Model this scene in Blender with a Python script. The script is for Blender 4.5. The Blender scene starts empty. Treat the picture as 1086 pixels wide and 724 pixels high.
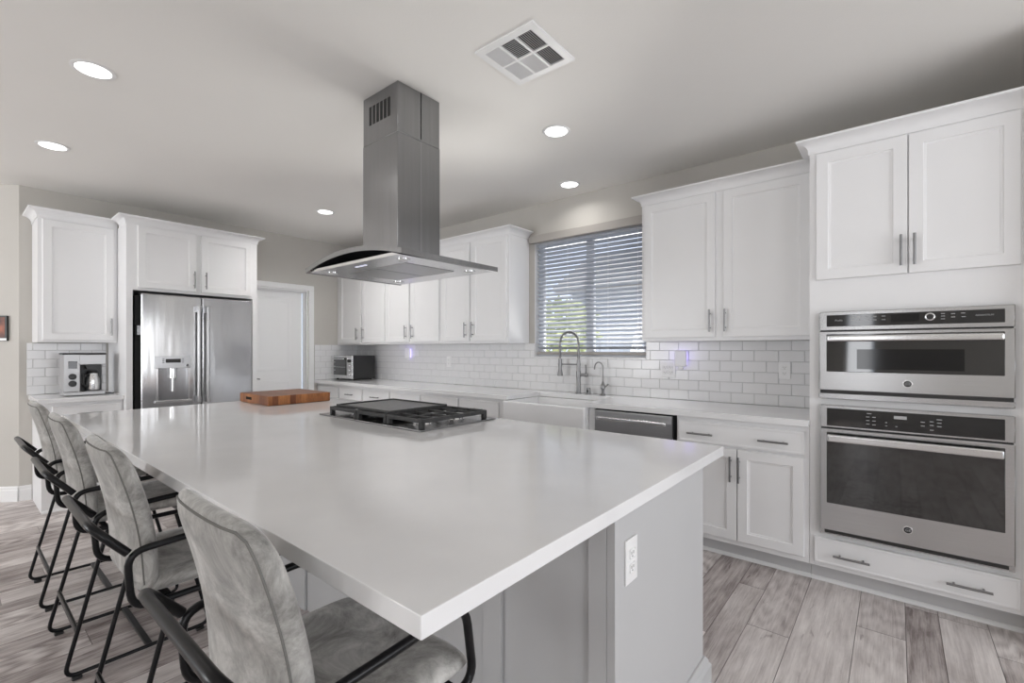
import bpy, bmesh, math, random
from mathutils import Vector, Matrix
random.seed(7)
PI = math.pi
S = bpy.context.scene
COL = S.collection

# ------------------------------------------------------------------ camera
cam_d = bpy.data.cameras.new('camera')
cam = bpy.data.objects.new('camera', cam_d)
COL.objects.link(cam)
cam.location = (0, 0, 1.31)
cam.rotation_euler = (PI / 2, 0, math.atan(407 / 495.0))
cam_d.sensor_width = 36
cam_d.lens = 495.0 / 1086 * 36
cam_d.shift_y = 8.5 / 1086
cam_d.clip_start = 0.02
S.camera = cam

# ------------------------------------------------------------------ world, exposure, large lights
S.view_settings.view_transform = 'Standard'
S.view_settings.look = 'None'
S.view_settings.gamma = 1
S.view_settings.use_curve_mapping = False
S.view_settings.exposure = 0.22
S.cycles.use_denoising = True
S.cycles.max_bounces = 10
S.cycles.diffuse_bounces = 6
S.cycles.caustics_reflective = False
S.cycles.caustics_refractive = False
S.cycles.sample_clamp_indirect = 6

w = bpy.data.worlds.new('World')
S.world = w
w.use_nodes = True
wb = w.node_tree.nodes['Background']
wb.inputs[0].default_value = (0.72, 0.82, 1.0, 1)
wb.inputs[1].default_value = 1.5

def area(name, loc, rot, sx, sy, power, col=(1, 1, 1), spread=PI):
    l = bpy.data.lights.new(name, 'AREA')
    l.shape = 'RECTANGLE'
    l.size, l.size_y, l.energy, l.color = sx, sy, power, col
    l.spread = spread
    o = bpy.data.objects.new(name, l)
    COL.objects.link(o)
    o.location = loc
    o.rotation_euler = rot
    return o

# daylight entering by the windows of the room behind the camera (they fill the openings of wall_back and wall_right;
# lamps tilted up to brighten the ceiling, as ground bounce would)
UP = math.radians(30)
area('daylight', (-6.75, -4.40, 1.45), (PI / 2 + UP, 0, 0), 1.6, 2.1, 12, (1.0, 0.985, 0.96))
area('daylight', (-4.7, -4.40, 1.45), (PI / 2 + UP, 0, 0), 1.8, 2.1, 92, (1.0, 0.985, 0.96))
area('daylight', (-0.5, -4.40, 1.45), (PI / 2 + UP, 0, 0), 0.34, 2.1, 9, (1.0, 0.985, 0.96))  # narrow lamp added to put a vertical highlight on the ovens
area('daylight', (3.40, 1.5, 1.45), (PI / 2 + UP, 0, PI / 2), 2.7, 2.0, 56, (1.0, 0.985, 0.96))
area('daylight', (3.40, -2.6, 1.45), (PI / 2 + UP, 0, PI / 2), 1.8, 2.0, 48, (1.0, 0.985, 0.96))
# unseen lamp added below the sill as yard bounce, lighting the ceiling through slats
area('daylight', (-2.18, 4.75, 0.72), (math.radians(42) - PI, 0, 0), 3.0, 0.7, 270, (1.0, 0.985, 0.95))
sun = bpy.data.lights.new('sun', 'SUN'); sun.energy = 2.6; sun.angle = 0.01; sun.color = (1, 0.96, 0.88)
so_ = bpy.data.objects.new('sun', sun); COL.objects.link(so_); so_.rotation_euler = (math.radians(28), math.radians(8), 0)
CAN_POWER = 1.2

# ------------------------------------------------------------------ materials
def nt(name):
    m = bpy.data.materials.new(name)
    m.use_nodes = True
    n = m.node_tree
    return m, n.nodes, n.links, n.nodes['Principled BSDF']

def simple(name, col, rough=0.5, metal=0.0, emit=None, es=0, coat=0, spec=None, sheen=0):
    m, N, L, b = nt(name)
    b.inputs['Base Color'].default_value = (*col, 1)
    b.inputs['Roughness'].default_value = rough
    b.inputs['Metallic'].default_value = metal
    if emit:
        b.inputs['Emission Color'].default_value = (*emit, 1)
        b.inputs['Emission Strength'].default_value = es
    if coat:
        b.inputs['Coat Weight'].default_value = coat
        b.inputs['Coat Roughness'].default_value = 0.05
    if spec is not None:
        b.inputs['Specular IOR Level'].default_value = spec
    if sheen:
        b.inputs['Sheen Weight'].default_value = sheen
    return m

def noisy(name, c1, c2, scale, rough, metal=0.0, stretch=(1, 1, 1), bump=0.0, detail=4, bscale=None, r2=None, spec=None):
    m, N, L, b = nt(name)
    tc = N.new('ShaderNodeTexCoord')
    mp = N.new('ShaderNodeMapping')
    mp.inputs['Scale'].default_value = stretch
    L.new(tc.outputs['Object'], mp.inputs['Vector'])
    no = N.new('ShaderNodeTexNoise')
    no.inputs['Scale'].default_value = scale
    no.inputs['Detail'].default_value = detail
    L.new(mp.outputs[0], no.inputs['Vector'])
    r = N.new('ShaderNodeValToRGB')
    r.color_ramp.elements[0].position = 0.32
    r.color_ramp.elements[1].position = 0.68
    r.color_ramp.elements[0].color = (*c1, 1)
    r.color_ramp.elements[1].color = (*c2, 1)
    L.new(no.outputs['Fac'], r.inputs[0])
    L.new(r.outputs[0], b.inputs['Base Color'])
    b.inputs['Roughness'].default_value = rough
    b.inputs['Metallic'].default_value = metal
    if spec is not None:
        b.inputs['Specular IOR Level'].default_value = spec
    if bump:
        bu = N.new('ShaderNodeBump')
        bu.inputs['Strength'].default_value = bump
        bu.inputs['Distance'].default_value = 0.01
        n2 = no
        if bscale:
            n2 = N.new('ShaderNodeTexNoise')
            n2.inputs['Scale'].default_value = bscale
            n2.inputs['Detail'].default_value = 3
            L.new(mp.outputs[0], n2.inputs['Vector'])
        L.new(n2.outputs['Fac'], bu.inputs['Height'])
        L.new(bu.outputs[0], b.inputs['Normal'])
    return m

M = {}
M['wall'] = noisy('wall_paint', (0.52, 0.50, 0.466), (0.535, 0.515, 0.48), 3, 0.85, bump=0.04, bscale=160)
M['ceil'] = noisy('ceiling_paint', (0.815, 0.80, 0.77), (0.825, 0.81, 0.78), 2, 0.9, bump=0.06, bscale=120)
M['cab'] = noisy('cabinet_white', (0.80, 0.80, 0.805), (0.815, 0.815, 0.82), 4, 0.38)
M['trim'] = simple('trim_white', (0.80, 0.80, 0.80), 0.4)
M['door'] = simple('door_white', (0.80, 0.80, 0.805), 0.45)
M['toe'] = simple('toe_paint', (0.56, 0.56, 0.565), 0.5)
M['island'] = noisy('island_paint', (0.49, 0.492, 0.497), (0.51, 0.512, 0.517), 2, 0.45)
M['quartz'] = noisy('quartz', (0.765, 0.765, 0.77), (0.80, 0.80, 0.805), 5, 0.09, detail=8)
M['sink'] = simple('fireclay', (0.84, 0.84, 0.845), 0.12, coat=0.5)
M['tile'] = simple('tile_glaze', (0.76, 0.76, 0.765), 0.20)
M['grout'] = simple('grout', (0.54, 0.54, 0.54), 0.9)
M['plate'] = simple('white_plastic', (0.82, 0.82, 0.82), 0.35)
M['slot'] = simple('slot_dark', (0.02, 0.02, 0.02), 0.8, spec=0.05)
M['nickel'] = simple('satin_nickel', (0.25, 0.25, 0.252), 0.30, 1.0)
M['steelv'] = noisy('stainless_vertical', (0.58, 0.58, 0.585), (0.61, 0.61, 0.615), 4, 0.17, 1.0, (3.4, 3.4, 0.45), bump=0.13, detail=1)
M['steelh'] = noisy('stainless_horizontal', (0.50, 0.50, 0.505), (0.54, 0.54, 0.545), 4, 0.25, 1.0, (0.6, 0.6, 60))
M['steelbright'] = simple('stainless_polished', (0.74, 0.74, 0.745), 0.2, 1.0)
M['steeldark'] = noisy('stainless_dark', (0.46, 0.46, 0.465), (0.50, 0.50, 0.505), 4, 0.30, 1.0, (0.6, 0.6, 60))
M['silver'] = simple('silver_plastic', (0.44, 0.44, 0.445), 0.35, 0.4)
M['hood'] = noisy('hood_steel', (0.30, 0.30, 0.305), (0.33, 0.33, 0.335), 3, 0.26, 1.0, (14, 14, 0.5))
M['mesh'] = noisy('filter_mesh', (0.30, 0.30, 0.30), (0.42, 0.42, 0.42), 220, 0.28, 1.0)
M['blackglass'] = simple('black_glass', (0.018, 0.018, 0.019), 0.05, coat=0.4)
M['ovenglass'] = simple('oven_glass', (0.012, 0.012, 0.012), 0.04, coat=0.6, spec=0.8)
M['display'] = simple('display', (0.005, 0.005, 0.006), 0.08)
M['mark'] = simple('panel_print', (0.40, 0.40, 0.40), 0.5)
M['black'] = simple('black_plastic', (0.018, 0.018, 0.018), 0.4)
M['blackmetal'] = simple('black_metal', (0.005, 0.005, 0.006), 0.28, 0.0, spec=0.28)
M['iron'] = noisy('cast_iron', (0.025, 0.025, 0.026), (0.05, 0.05, 0.05), 90, 0.55, bump=0.1)
M['griddle'] = noisy('griddle_iron', (0.085, 0.085, 0.085), (0.12, 0.12, 0.12), 40, 0.42)
M['lens'] = simple('lamp_lens', (1, 1, 1), 0.5, emit=(1.0, 0.985, 0.96), es=3)
M['led'] = simple('hood_led', (0.9, 0.9, 1), 0.3, emit=(0.75, 0.75, 1.0), es=0.5)
M['violet'] = simple('night_light_led', (0.8, 0.75, 1), 0.3, emit=(0.55, 0.48, 1.0), es=1.3)
M['dark'] = simple('dark_interior', (0.02, 0.02, 0.02), 0.8)
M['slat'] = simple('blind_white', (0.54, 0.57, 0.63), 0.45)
M['valance'] = simple('blind_valance', (0.37, 0.345, 0.32), 0.55)
M['vinyl'] = simple('vinyl_frame', (0.72, 0.74, 0.78), 0.4)
M['leaf'] = noisy('leaf_green', (0.26, 0.33, 0.12), (0.58, 0.60, 0.30), 6, 0.7)
M['stucco'] = simple('stucco', (0.42, 0.45, 0.50), 0.9)
M['ground'] = simple('gravel_ground', (0.55, 0.52, 0.48), 0.95)

def pane_mat():
    m, N, L, b = nt('window_glass')
    tr = N.new('ShaderNodeBsdfTransparent'); gl = N.new('ShaderNodeBsdfGlossy'); gl.inputs['Roughness'].default_value = 0.0
    fr = N.new('ShaderNodeFresnel'); fr.inputs['IOR'].default_value = 1.45
    mx = N.new('ShaderNodeMixShader'); L.new(fr.outputs[0], mx.inputs[0]); L.new(tr.outputs[0], mx.inputs[1]); L.new(gl.outputs[0], mx.inputs[2])
    L.new(mx.outputs[0], N['Material Output'].inputs['Surface'])
    return m
M['glass'] = pane_mat()
M['carafe'] = simple('carafe_glass', (0.06, 0.06, 0.06), 0.06, coat=0.5)

def suede(name, c0, c1, c2):
    m, N, L, b = nt(name)
    tc = N.new('ShaderNodeTexCoord')
    n1 = N.new('ShaderNodeTexNoise'); n1.inputs['Scale'].default_value = 8; n1.inputs['Detail'].default_value = 9; n1.inputs['Roughness'].default_value = 0.72
    n1.inputs['Distortion'].default_value = 0.6
    L.new(tc.outputs['Object'], n1.inputs['Vector'])
    r = N.new('ShaderNodeValToRGB')
    e = r.color_ramp.elements
    e[0].position, e[0].color = 0.33, (*c0, 1)
    e[1].position, e[1].color = 0.66, (*c2, 1)
    x = e.new(0.5); x.color = (*c1, 1)
    L.new(n1.outputs['Fac'], r.inputs[0])
    L.new(r.outputs[0], b.inputs['Base Color'])
    b.inputs['Roughness'].default_value = 0.9
    b.inputs['Sheen Weight'].default_value = 0.45
    b.inputs['Sheen Roughness'].default_value = 0.4
    b.inputs['Specular IOR Level'].default_value = 0.15
    n2 = N.new('ShaderNodeTexNoise'); n2.inputs['Scale'].default_value = 260; n2.inputs['Detail'].default_value = 2
    L.new(tc.outputs['Object'], n2.inputs['Vector'])
    bu = N.new('ShaderNodeBump'); bu.inputs['Strength'].default_value = 0.12; bu.inputs['Distance'].default_value = 0.002
    L.new(n2.outputs['Fac'], bu.inputs['Height']); L.new(bu.outputs[0], b.inputs['Normal'])
    return m
M['suede'] = suede('grey_suede', (0.15, 0.146, 0.137), (0.35, 0.343, 0.326), (0.58, 0.57, 0.547))
M['piping'] = simple('suede_piping', (0.17, 0.167, 0.158), 0.95, spec=0.1)

def floor_mat():
    m, N, L, b = nt('plank_floor')
    at = N.new('ShaderNodeAttribute'); at.attribute_name = 'tone'
    sep = N.new('ShaderNodeSeparateColor'); L.new(at.outputs['Color'], sep.inputs[0])
    tc = N.new('ShaderNodeTexCoord')
    add = N.new('ShaderNodeVectorMath'); add.operation = 'MULTIPLY_ADD'
    L.new(at.outputs['Color'], add.inputs[0]); add.inputs[1].default_value = (37, 91, 53); L.new(tc.outputs['Object'], add.inputs[2])
    def noise(sx, sy, detail, rough=0.6, dist=0.0):
        mp = N.new('ShaderNodeMapping'); mp.inputs['Scale'].default_value = (sx, sy, 1)
        L.new(add.outputs[0], mp.inputs['Vector'])
        n = N.new('ShaderNodeTexNoise'); n.inputs['Scale'].default_value = 1; n.inputs['Detail'].default_value = detail; n.inputs['Roughness'].default_value = rough; n.inputs['Distortion'].default_value = dist
        L.new(mp.outputs[0], n.inputs['Vector'])
        return n
    grain = noise(38, 2.4, 7, 0.62, 0.5)
    fine = noise(190, 7, 3)
    blot = noise(8, 2.2, 7, 0.68, 0.3)
    knot = noise(26, 4.5, 3, 0.5, 1.2)
    mp2 = N.new('ShaderNodeMapping'); mp2.inputs['Scale'].default_value = (10, 1.0, 1)
    L.new(add.outputs[0], mp2.inputs['Vector'])
    wv = N.new('ShaderNodeTexWave'); wv.wave_type = 'RINGS'; wv.inputs['Scale'].default_value = 2.6; wv.inputs['Distortion'].default_value = 9; wv.inputs['Detail'].default_value = 1.0
    wv.inputs['Detail Scale'].default_value = 0.55
    L.new(mp2.outputs[0], wv.inputs['Vector'])
    def mth(op, a, b_):
        n = N.new('ShaderNodeMath'); n.operation = op
        for i, v in enumerate((a, b_)):
            if isinstance(v, (int, float)): n.inputs[i].default_value = v
            else: L.new(v, n.inputs[i])
        return n.outputs[0]
    v = mth('MULTIPLY', grain.outputs['Fac'], 0.60)
    v = mth('ADD', v, mth('MULTIPLY', mth('SUBTRACT', wv.outputs['Fac'], 0.45), mth('MULTIPLY', sep.outputs[1], 0.20)))
    v = mth('ADD', v, mth('MULTIPLY', fine.outputs['Fac'], 0.34))
    v = mth('ADD', v, mth('MULTIPLY', blot.outputs['Fac'], 0.62))
    v = mth('ADD', v, mth('MULTIPLY', sep.outputs[0], 0.24))
    kn = N.new('ShaderNodeMapRange'); kn.inputs[1].default_value = 0.66; kn.inputs[2].default_value = 0.74; kn.inputs[3].default_value = 0.0; kn.inputs[4].default_value = 0.22
    L.new(knot.outputs['Fac'], kn.inputs[0])
    v = mth('MULTIPLY', mth('SUBTRACT', v, kn.outputs[0]), 0.7)
    r = N.new('ShaderNodeValToRGB')
    e = r.color_ramp.elements
    e[0].position, e[0].color = 0.47, (0.20, 0.165, 0.157, 1)
    e[1].position, e[1].color = 0.83, (0.78, 0.735, 0.715, 1)
    x = e.new(0.565); x.color = (0.39, 0.345, 0.333, 1)
    x = e.new(0.665); x.color = (0.56, 0.515, 0.50, 1)
    L.new(v, r.inputs[0]); L.new(r.outputs[0], b.inputs['Base Color'])
    b.inputs['Roughness'].default_value = 0.42
    bu = N.new('ShaderNodeBump'); bu.inputs['Strength'].default_value = 0.15; bu.inputs['Distance'].default_value = 0.002
    L.new(fine.outputs['Fac'], bu.inputs['Height']); L.new(bu.outputs[0], b.inputs['Normal'])
    return m
M['floor'] = floor_mat()

def butcher():
    m, N, L, b = nt('butcher_block')
    tc = N.new('ShaderNodeTexCoord')
    br = N.new('ShaderNodeTexBrick')
    br.inputs['Scale'].default_value = 1; br.inputs['Brick Width'].default_value = 0.075; br.inputs['Row Height'].default_value = 0.042
    br.inputs['Mortar Size'].default_value = 0.0006; br.inputs['Bias'].default_value = 0.0
    br.inputs['Color1'].default_value = (0.22, 0.075, 0.027, 1); br.inputs['Color2'].default_value = (0.13, 0.042, 0.015, 1); br.inputs['Mortar'].default_value = (0.10, 0.035, 0.012, 1)
    L.new(tc.outputs['Object'], br.inputs['Vector'])
    no = N.new('ShaderNodeTexNoise'); no.inputs['Scale'].default_value = 60; no.inputs['Detail'].default_value = 4
    L.new(tc.outputs['Object'], no.inputs['Vector'])
    mx = N.new('ShaderNodeMix'); mx.data_type = 'RGBA'; mx.blend_type = 'OVERLAY'; mx.inputs[0].default_value = 0.5
    L.new(br.outputs['Color'], mx.inputs[6]); L.new(no.outputs['Fac'], mx.inputs[7])
    L.new(mx.outputs[2], b.inputs['Base Color'])
    b.inputs['Roughness'].default_value = 0.45
    return m
M['board_top'] = butcher()
def staves():
    m, N, L, b = nt('board_side')
    tc = N.new('ShaderNodeTexCoord')
    sx = N.new('ShaderNodeSeparateXYZ'); L.new(tc.outputs['Object'], sx.inputs[0])
    ad = N.new('ShaderNodeMath'); ad.operation = 'ADD'; L.new(sx.outputs[0], ad.inputs[0]); L.new(sx.outputs[1], ad.inputs[1])
    mu = N.new('ShaderNodeMath'); mu.operation = 'MULTIPLY'; mu.inputs[1].default_value = 24; L.new(ad.outputs[0], mu.inputs[0])
    fl = N.new('ShaderNodeMath'); fl.operation = 'FLOOR'; L.new(mu.outputs[0], fl.inputs[0])
    wn = N.new('ShaderNodeTexWhiteNoise'); wn.noise_dimensions = '1D'; L.new(fl.outputs[0], wn.inputs['W'])
    r = N.new('ShaderNodeValToRGB'); r.color_ramp.elements[0].color = (0.14, 0.038, 0.010, 1); r.color_ramp.elements[1].color = (0.40, 0.155, 0.045, 1)
    L.new(wn.outputs['Value'], r.inputs[0])
    no = N.new('ShaderNodeTexNoise'); no.inputs['Scale'].default_value = 45; no.inputs['Detail'].default_value = 5
    mp = N.new('ShaderNodeMapping'); mp.inputs['Scale'].default_value = (3, 3, 0.6); L.new(tc.outputs['Object'], mp.inputs['Vector']); L.new(mp.outputs[0], no.inputs['Vector'])
    mx = N.new('ShaderNodeMix'); mx.data_type = 'RGBA'; mx.blend_type = 'OVERLAY'; mx.inputs[0].default_value = 0.55
    L.new(r.outputs[0], mx.inputs[6]); L.new(no.outputs['Fac'], mx.inputs[7])
    L.new(mx.outputs[2], b.inputs['Base Color']); b.inputs['Roughness'].default_value = 0.4
    return m
M['board_side'] = staves()
M['art'] = noisy('dark_artwork', (0.012, 0.008, 0.008), (0.35, 0.10, 0.05), 11, 0.5)

# ------------------------------------------------------------------ mesh helpers
class MB:
    def __init__(s): s.bm = bmesh.new(); s.mi = 0
    def faces_mat(s, start):
        s.bm.faces.ensure_lookup_table()
        for f in s.bm.faces[start:]: f.material_index = s.mi
    def box(s, x0, x1, y0, y1, z0, z1, bev=0.0, seg=2, edges=None):
        n0 = len(s.bm.faces)
        vs = [s.bm.verts.new((x, y, z)) for x in (x0, x1) for y in (y0, y1) for z in (z0, z1)]
        idx = [(0, 1, 3, 2), (4, 6, 7, 5), (0, 4, 5, 1), (2, 3, 7, 6), (0, 2, 6, 4), (1, 5, 7, 3)]
        fs = [s.bm.faces.new([vs[i] for i in f]) for f in idx]
        if bev > 0:
            es = list({e for f in fs for e in f.edges})
            bmesh.ops.bevel(s.bm, geom=es, offset=bev, segments=seg, profile=0.5, affect='EDGES')
        s.faces_mat(n0)
        return s
    def cyl(s, p0, p1, r, n=16, r2=None, cap=True):
        n0 = len(s.bm.faces)
        p0, p1 = Vector(p0), Vector(p1)
        d = (p1 - p0).normalized()
        a = d.orthogonal().normalized(); b = d.cross(a)
        r2 = r if r2 is None else r2
        A = []; B = []
        for i in range(n):
            t = 2 * PI * i / n
            o = a * math.cos(t) + b * math.sin(t)
            A.append(s.bm.verts.new(p0 + o * r)); B.append(s.bm.verts.new(p1 + o * r2))
        for i in range(n):
            j = (i + 1) % n
            s.bm.faces.new((A[i], A[j], B[j], B[i]))
        if cap:
            s.bm.faces.new(A[::-1]); s.bm.faces.new(B)
        s.faces_mat(n0)
        return s
    def tube(s, pts, r, n=10, closed=False, fillet=0.0, fseg=6, sq=None):
        pts = [Vector(p) for p in pts]
        if fillet > 0:
            out = []
            m = len(pts)
            for i, p in enumerate(pts):
                if not closed and i in (0, m - 1): out.append(p); continue
                a = pts[(i - 1) % m]; c = pts[(i + 1) % m]
                f = min(fillet, (a - p).length * 0.48, (c - p).length * 0.48)
                q0 = p + (a - p).normalized() * f; q1 = p + (c - p).normalized() * f
                for k in range(fseg + 1):
                    t = k / fseg
                    out.append((1 - t) ** 2 * q0 + 2 * t * (1 - t) * p + t * t * q1)
            pts = out
        n0 = len(s.bm.faces)
        m = len(pts); rings = []
        prev = None
        for i, p in enumerate(pts):
            if closed: d = (pts[(i + 1) % m] - pts[(i - 1) % m])
            else: d = pts[min(i + 1, m - 1)] - pts[max(i - 1, 0)]
            d.normalize()
            if prev is None: a = d.orthogonal().normalized()
            else:
                a = prev - d * prev.dot(d)
                a = a.normalized() if a.length > 1e-6 else d.orthogonal().normalized()
            prev = a; b = d.cross(a)
            rr = r[i] if isinstance(r, (list, tuple)) else r
            rings.append([s.bm.verts.new(p + (a * math.cos(2 * PI * k / n) + b * math.sin(2 * PI * k / n)) * rr) for k in range(n)])
        rng = range(m) if closed else range(m - 1)
        for i in rng:
            A = rings[i]; B = rings[(i + 1) % m]
            off = 0
            if closed and i == m - 1:
                off = min(range(n), key=lambda k: (A[0].co - B[k].co).length)
            for k in range(n):
                l = (k + 1) % n
                s.bm.faces.new((A[k], A[l], B[(l + off) % n], B[(k + off) % n]))
        if not closed:
            s.bm.faces.new(rings[0][::-1]); s.bm.faces.new(rings[-1])
        s.faces_mat(n0)
        return s
    def lathe(s, prof, c=(0, 0, 0), n=24, axis='z'):
        n0 = len(s.bm.faces)
        c = Vector(c); rings = []
        for (r, h) in prof:
            ring = []
            for i in range(n):
                t = 2 * PI * i / n
                x, y = r * math.cos(t), r * math.sin(t)
                v = {'z': Vector((x, y, h)), 'y': Vector((x, -h, y)), 'x': Vector((h, x, y))}[axis]
                ring.append(s.bm.verts.new(c + v))
            rings.append(ring)
        for A, B in zip(rings, rings[1:]):
            for i in range(n):
                j = (i + 1) % n
                s.bm.faces.new((A[i], A[j], B[j], B[i]))
        s.bm.faces.new(rings[0][::-1]); s.bm.faces.new(rings[-1])
        s.faces_mat(n0)
        return s
    def prism(s, poly, lo, hi, axis='x'):
        n0 = len(s.bm.faces)
        def mk(p, h):
            return {'x': (h, p[0], p[1]), 'y': (p[0], h, p[1]), 'z': (p[0], p[1], h)}[axis]
        A = [s.bm.verts.new(mk(p, lo)) for p in poly]; B = [s.bm.verts.new(mk(p, hi)) for p in poly]
        n = len(poly)
        for i in range(n):
            j = (i + 1) % n
            s.bm.faces.new((A[i], A[j], B[j], B[i]))
        s.bm.faces.new(A[::-1]); s.bm.faces.new(B)
        s.faces_mat(n0)
        return s
    def shaker(s, x0, x1, z0, z1, yf, th=0.02, fw=0.055, rec=0.009, slope=0.010):
        n0 = len(s.bm.faces)
        e = 0.0025
        def ring(i, y): return [s.bm.verts.new(p) for p in ((x0 + i, y, z0 + i), (x1 - i, y, z0 + i), (x1 - i, y, z1 - i), (x0 + i, y, z1 - i))]
        R = [ring(0, yf + th), ring(0, yf + e), ring(e, yf), ring(fw, yf), ring(fw + slope * 0.35, yf + rec * 0.55), ring(fw + slope, yf + rec * 0.7), ring(fw + slope * 1.3, yf + rec)]
        for A, B in zip(R, R[1:]):
            for i in range(4):
                j = (i + 1) % 4
                s.bm.faces.new((A[i], A[j], B[j], B[i]))
        s.bm.faces.new(R[0][::-1]); s.bm.faces.new(R[-1])
        s.faces_mat(n0)
        return s
    def slab(s, x0, x1, z0, z1, yf, th=0.02):
        return s.box(x0, x1, yf, yf + th, z0, z1, 0.0025, 1)
    def crown(s, x0, x1, dep_l, dep_r, left, right, z0=2.400, z1=2.470, proj=0.06):
        n0 = len(s.bm.faces)
        h = z1 - z0
        prof = [(0.0, z0), (0.006, z0), (0.006, z0 + h * 0.16)]
        for k in range(1, 6):
            t = k / 5 * PI / 2
            prof.append((0.006 + (proj - 0.010) * (1 - math.cos(t)), z0 + h * 0.16 + h * 0.66 * math.sin(t)))
        prof += [(proj, z0 + h * 0.86), (proj, z1)]
        rows = []
        for p, z in prof:
            row = []
            if left: row += [(x0 - p, dep_l, z), (x0 - p, -p, z)]
            else: row += [(x0, -p, z)]
            if right: row += [(x1 + p, -p, z), (x1 + p, dep_r, z)]
            else: row += [(x1, -p, z)]
            rows.append([s.bm.verts.new(q) for q in row])
        for A, B in zip(rows, rows[1:]):
            for i in range(len(A) - 1): s.bm.faces.new((A[i], A[i + 1], B[i + 1], B[i]))
        top = rows[-1]
        bk = []
        if not left: bk.append(s.bm.verts.new((x0, 0.02, z1)))
        if not right: bk = bk + [s.bm.verts.new((x1, 0.02, z1))]
        poly = list(top)
        if not right: poly.append(bk[-1])
        if not left: poly.append(bk[0])
        s.bm.faces.new(poly)
        s.faces_mat(n0)
        return s
    def build(s, name, mats, parent=None, smooth=True, ang=38):
        bm = s.bm
        bmesh.ops.recalc_face_normals(bm, faces=bm.faces)
        if smooth:
            ca = math.radians(ang)
            for f in bm.faces: f.smooth = True
            for e in bm.edges:
                if len(e.link_faces) == 2 and e.calc_face_angle(0) > ca: e.smooth = False
        me = bpy.data.meshes.new(name)
        bm.to_mesh(me); bm.free()
        for m in (mats if isinstance(mats, (list, tuple)) else [mats]):
            me.materials.append(M[m])
        o = bpy.data.objects.new(name, me)
        COL.objects.link(o)
        if parent: o.parent = parent
        if smooth:
            wn_ = o.modifiers.new('weighted_normals', 'WEIGHTED_NORMAL'); wn_.keep_sharp = True; wn_.weight = 80
        return o

def thing(name, label, cat, loc=(0, 0, 0), rz=0, group=None):
    o = bpy.data.objects.new(name, None)
    o.empty_display_size = 0.05
    COL.objects.link(o)
    o.location = loc; o.rotation_euler = (0, 0, rz)
    o['label'] = label; o['category'] = cat
    if group: o['group'] = group
    return o
def tag(o, label, cat, group=None):
    o['label'] = label; o['category'] = cat
    if group: o['group'] = group
    return o
def struct(o):
    o['kind'] = 'structure'; return o
def copy_tree(o, parent=None):
    c = o.copy(); COL.objects.link(c)
    if parent: c.parent = parent
    for ch in list(o.children): copy_tree(ch, c)
    return c
def text_mesh(name, body, size, mat, parent, loc, rot=(PI / 2, 0, 0), ext=0.0004, align='CENTER', shear=0):
    cu = bpy.data.curves.new(name, 'FONT')
    cu.body = body; cu.size = size; cu.extrude = ext; cu.align_x = align; cu.align_y = 'CENTER'; cu.shear = shear
    cu.resolution_u = 3
    t = bpy.data.objects.new(name + '_c', cu)
    COL.objects.link(t)
    bpy.context.view_layer.update()
    me = bpy.data.meshes.new_from_object(t.evaluated_get(bpy.context.evaluated_depsgraph_get()))
    bpy.data.objects.remove(t); bpy.data.curves.remove(cu)
    me.materials.clear(); me.materials.append(M[mat])
    o = bpy.data.objects.new(name, me)
    COL.objects.link(o); o.parent = parent; o.location = loc; o.rotation_euler = rot
    return o

# bar pulls, front at local -y
def pull_v(x, z0, z1, yf, parent):
    m = MB(); y = yf - 0.030
    m.cyl((x, y, z0), (x, y, z1), 0.006, 12)
    for z in (z0 + 0.028, z1 - 0.028): m.cyl((x, y, z), (x, yf + 0.001, z), 0.0045, 10)
    return m.build('handle', 'nickel', parent)
def pull_h(x0, x1, z, yf, parent):
    m = MB(); y = yf - 0.030
    m.cyl((x0, y, z), (x1, y, z), 0.006, 12)
    for x in (x0 + 0.028, x1 - 0.028): m.cyl((x, y, z), (x, yf + 0.001, z), 0.0045, 10)
    return m.build('handle', 'nickel', parent)

# ------------------------------------------------------------------ room shell
XL, XR, YB, YW, HC = -5.85, 3.5, -4.5, 3.70, 2.73
RX = 0.53           # return wall beside the oven tower
# window opening
WX0, WX1, WZ0, WZ1 = -2.75, -1.597, 1.24, 2.365
# floor: planks along Y
def build_floor():
    m = MB(); bm = m.bm
    lay = bm.loops.layers.float_color.new('tone')
    base = [bm.verts.new(p) for p in ((-8.5, YB - .1, -0.004), (XR + .1, YB - .1, -0.004), (XR + .1, YW + .2, -0.004), (-8.5, YW + .2, -0.004))]
    f = bm.faces.new(base)
    for l in f.loops: l[lay] = (0, 0, 0, 1)
    widths = [0.175, 0.13, 0.177, 0.229, 0.18, 0.125, 0.176]
    x = -0.855 - sum(widths) * 6; k = 0
    while x < XR:
        wdt = widths[k % 7]
        y = YB - random.random() * 1.1
        if k >= 42 - 0 and False: pass
        while y < YW:
            ln = random.choice((1.2, 1.2, 0.9, 1.4))
            g = 0.0012
            t = (random.random(), random.choice((0, 0.15, 0.4, 1.0)), random.random(), 1)
            x0, x1, y0, y1 = x + g, x + wdt - g, y + g, y + ln - g
            top = [bm.verts.new(p) for p in ((x0, y0, 0), (x1, y0, 0), (x1, y1, 0), (x0, y1, 0))]
            out = [bm.verts.new(p) for p in ((x, y, -0.003), (x + wdt, y, -0.003), (x + wdt, y + ln, -0.003), (x, y + ln, -0.003))]
            fs = [bm.faces.new(top)]
            for i in range(4):
                j = (i + 1) % 4
                fs.append(bm.faces.new((out[i], out[j], top[j], top[i])))
            for f in fs[:1]:
                for l in f.loops: l[lay] = t
            for f in fs[1:]:
                for l in f.loops: l[lay] = (-2.0, 0, 0, 1)
            y += ln
        x += wdt; k += 1
    return struct(m.build('floor', 'floor', smooth=False))
build_floor()
struct(MB().box(-8.6, XR + .1, YB - .1, YW + .1, HC, HC + 0.1).build('ceiling', 'ceil', smooth=False))
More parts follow.
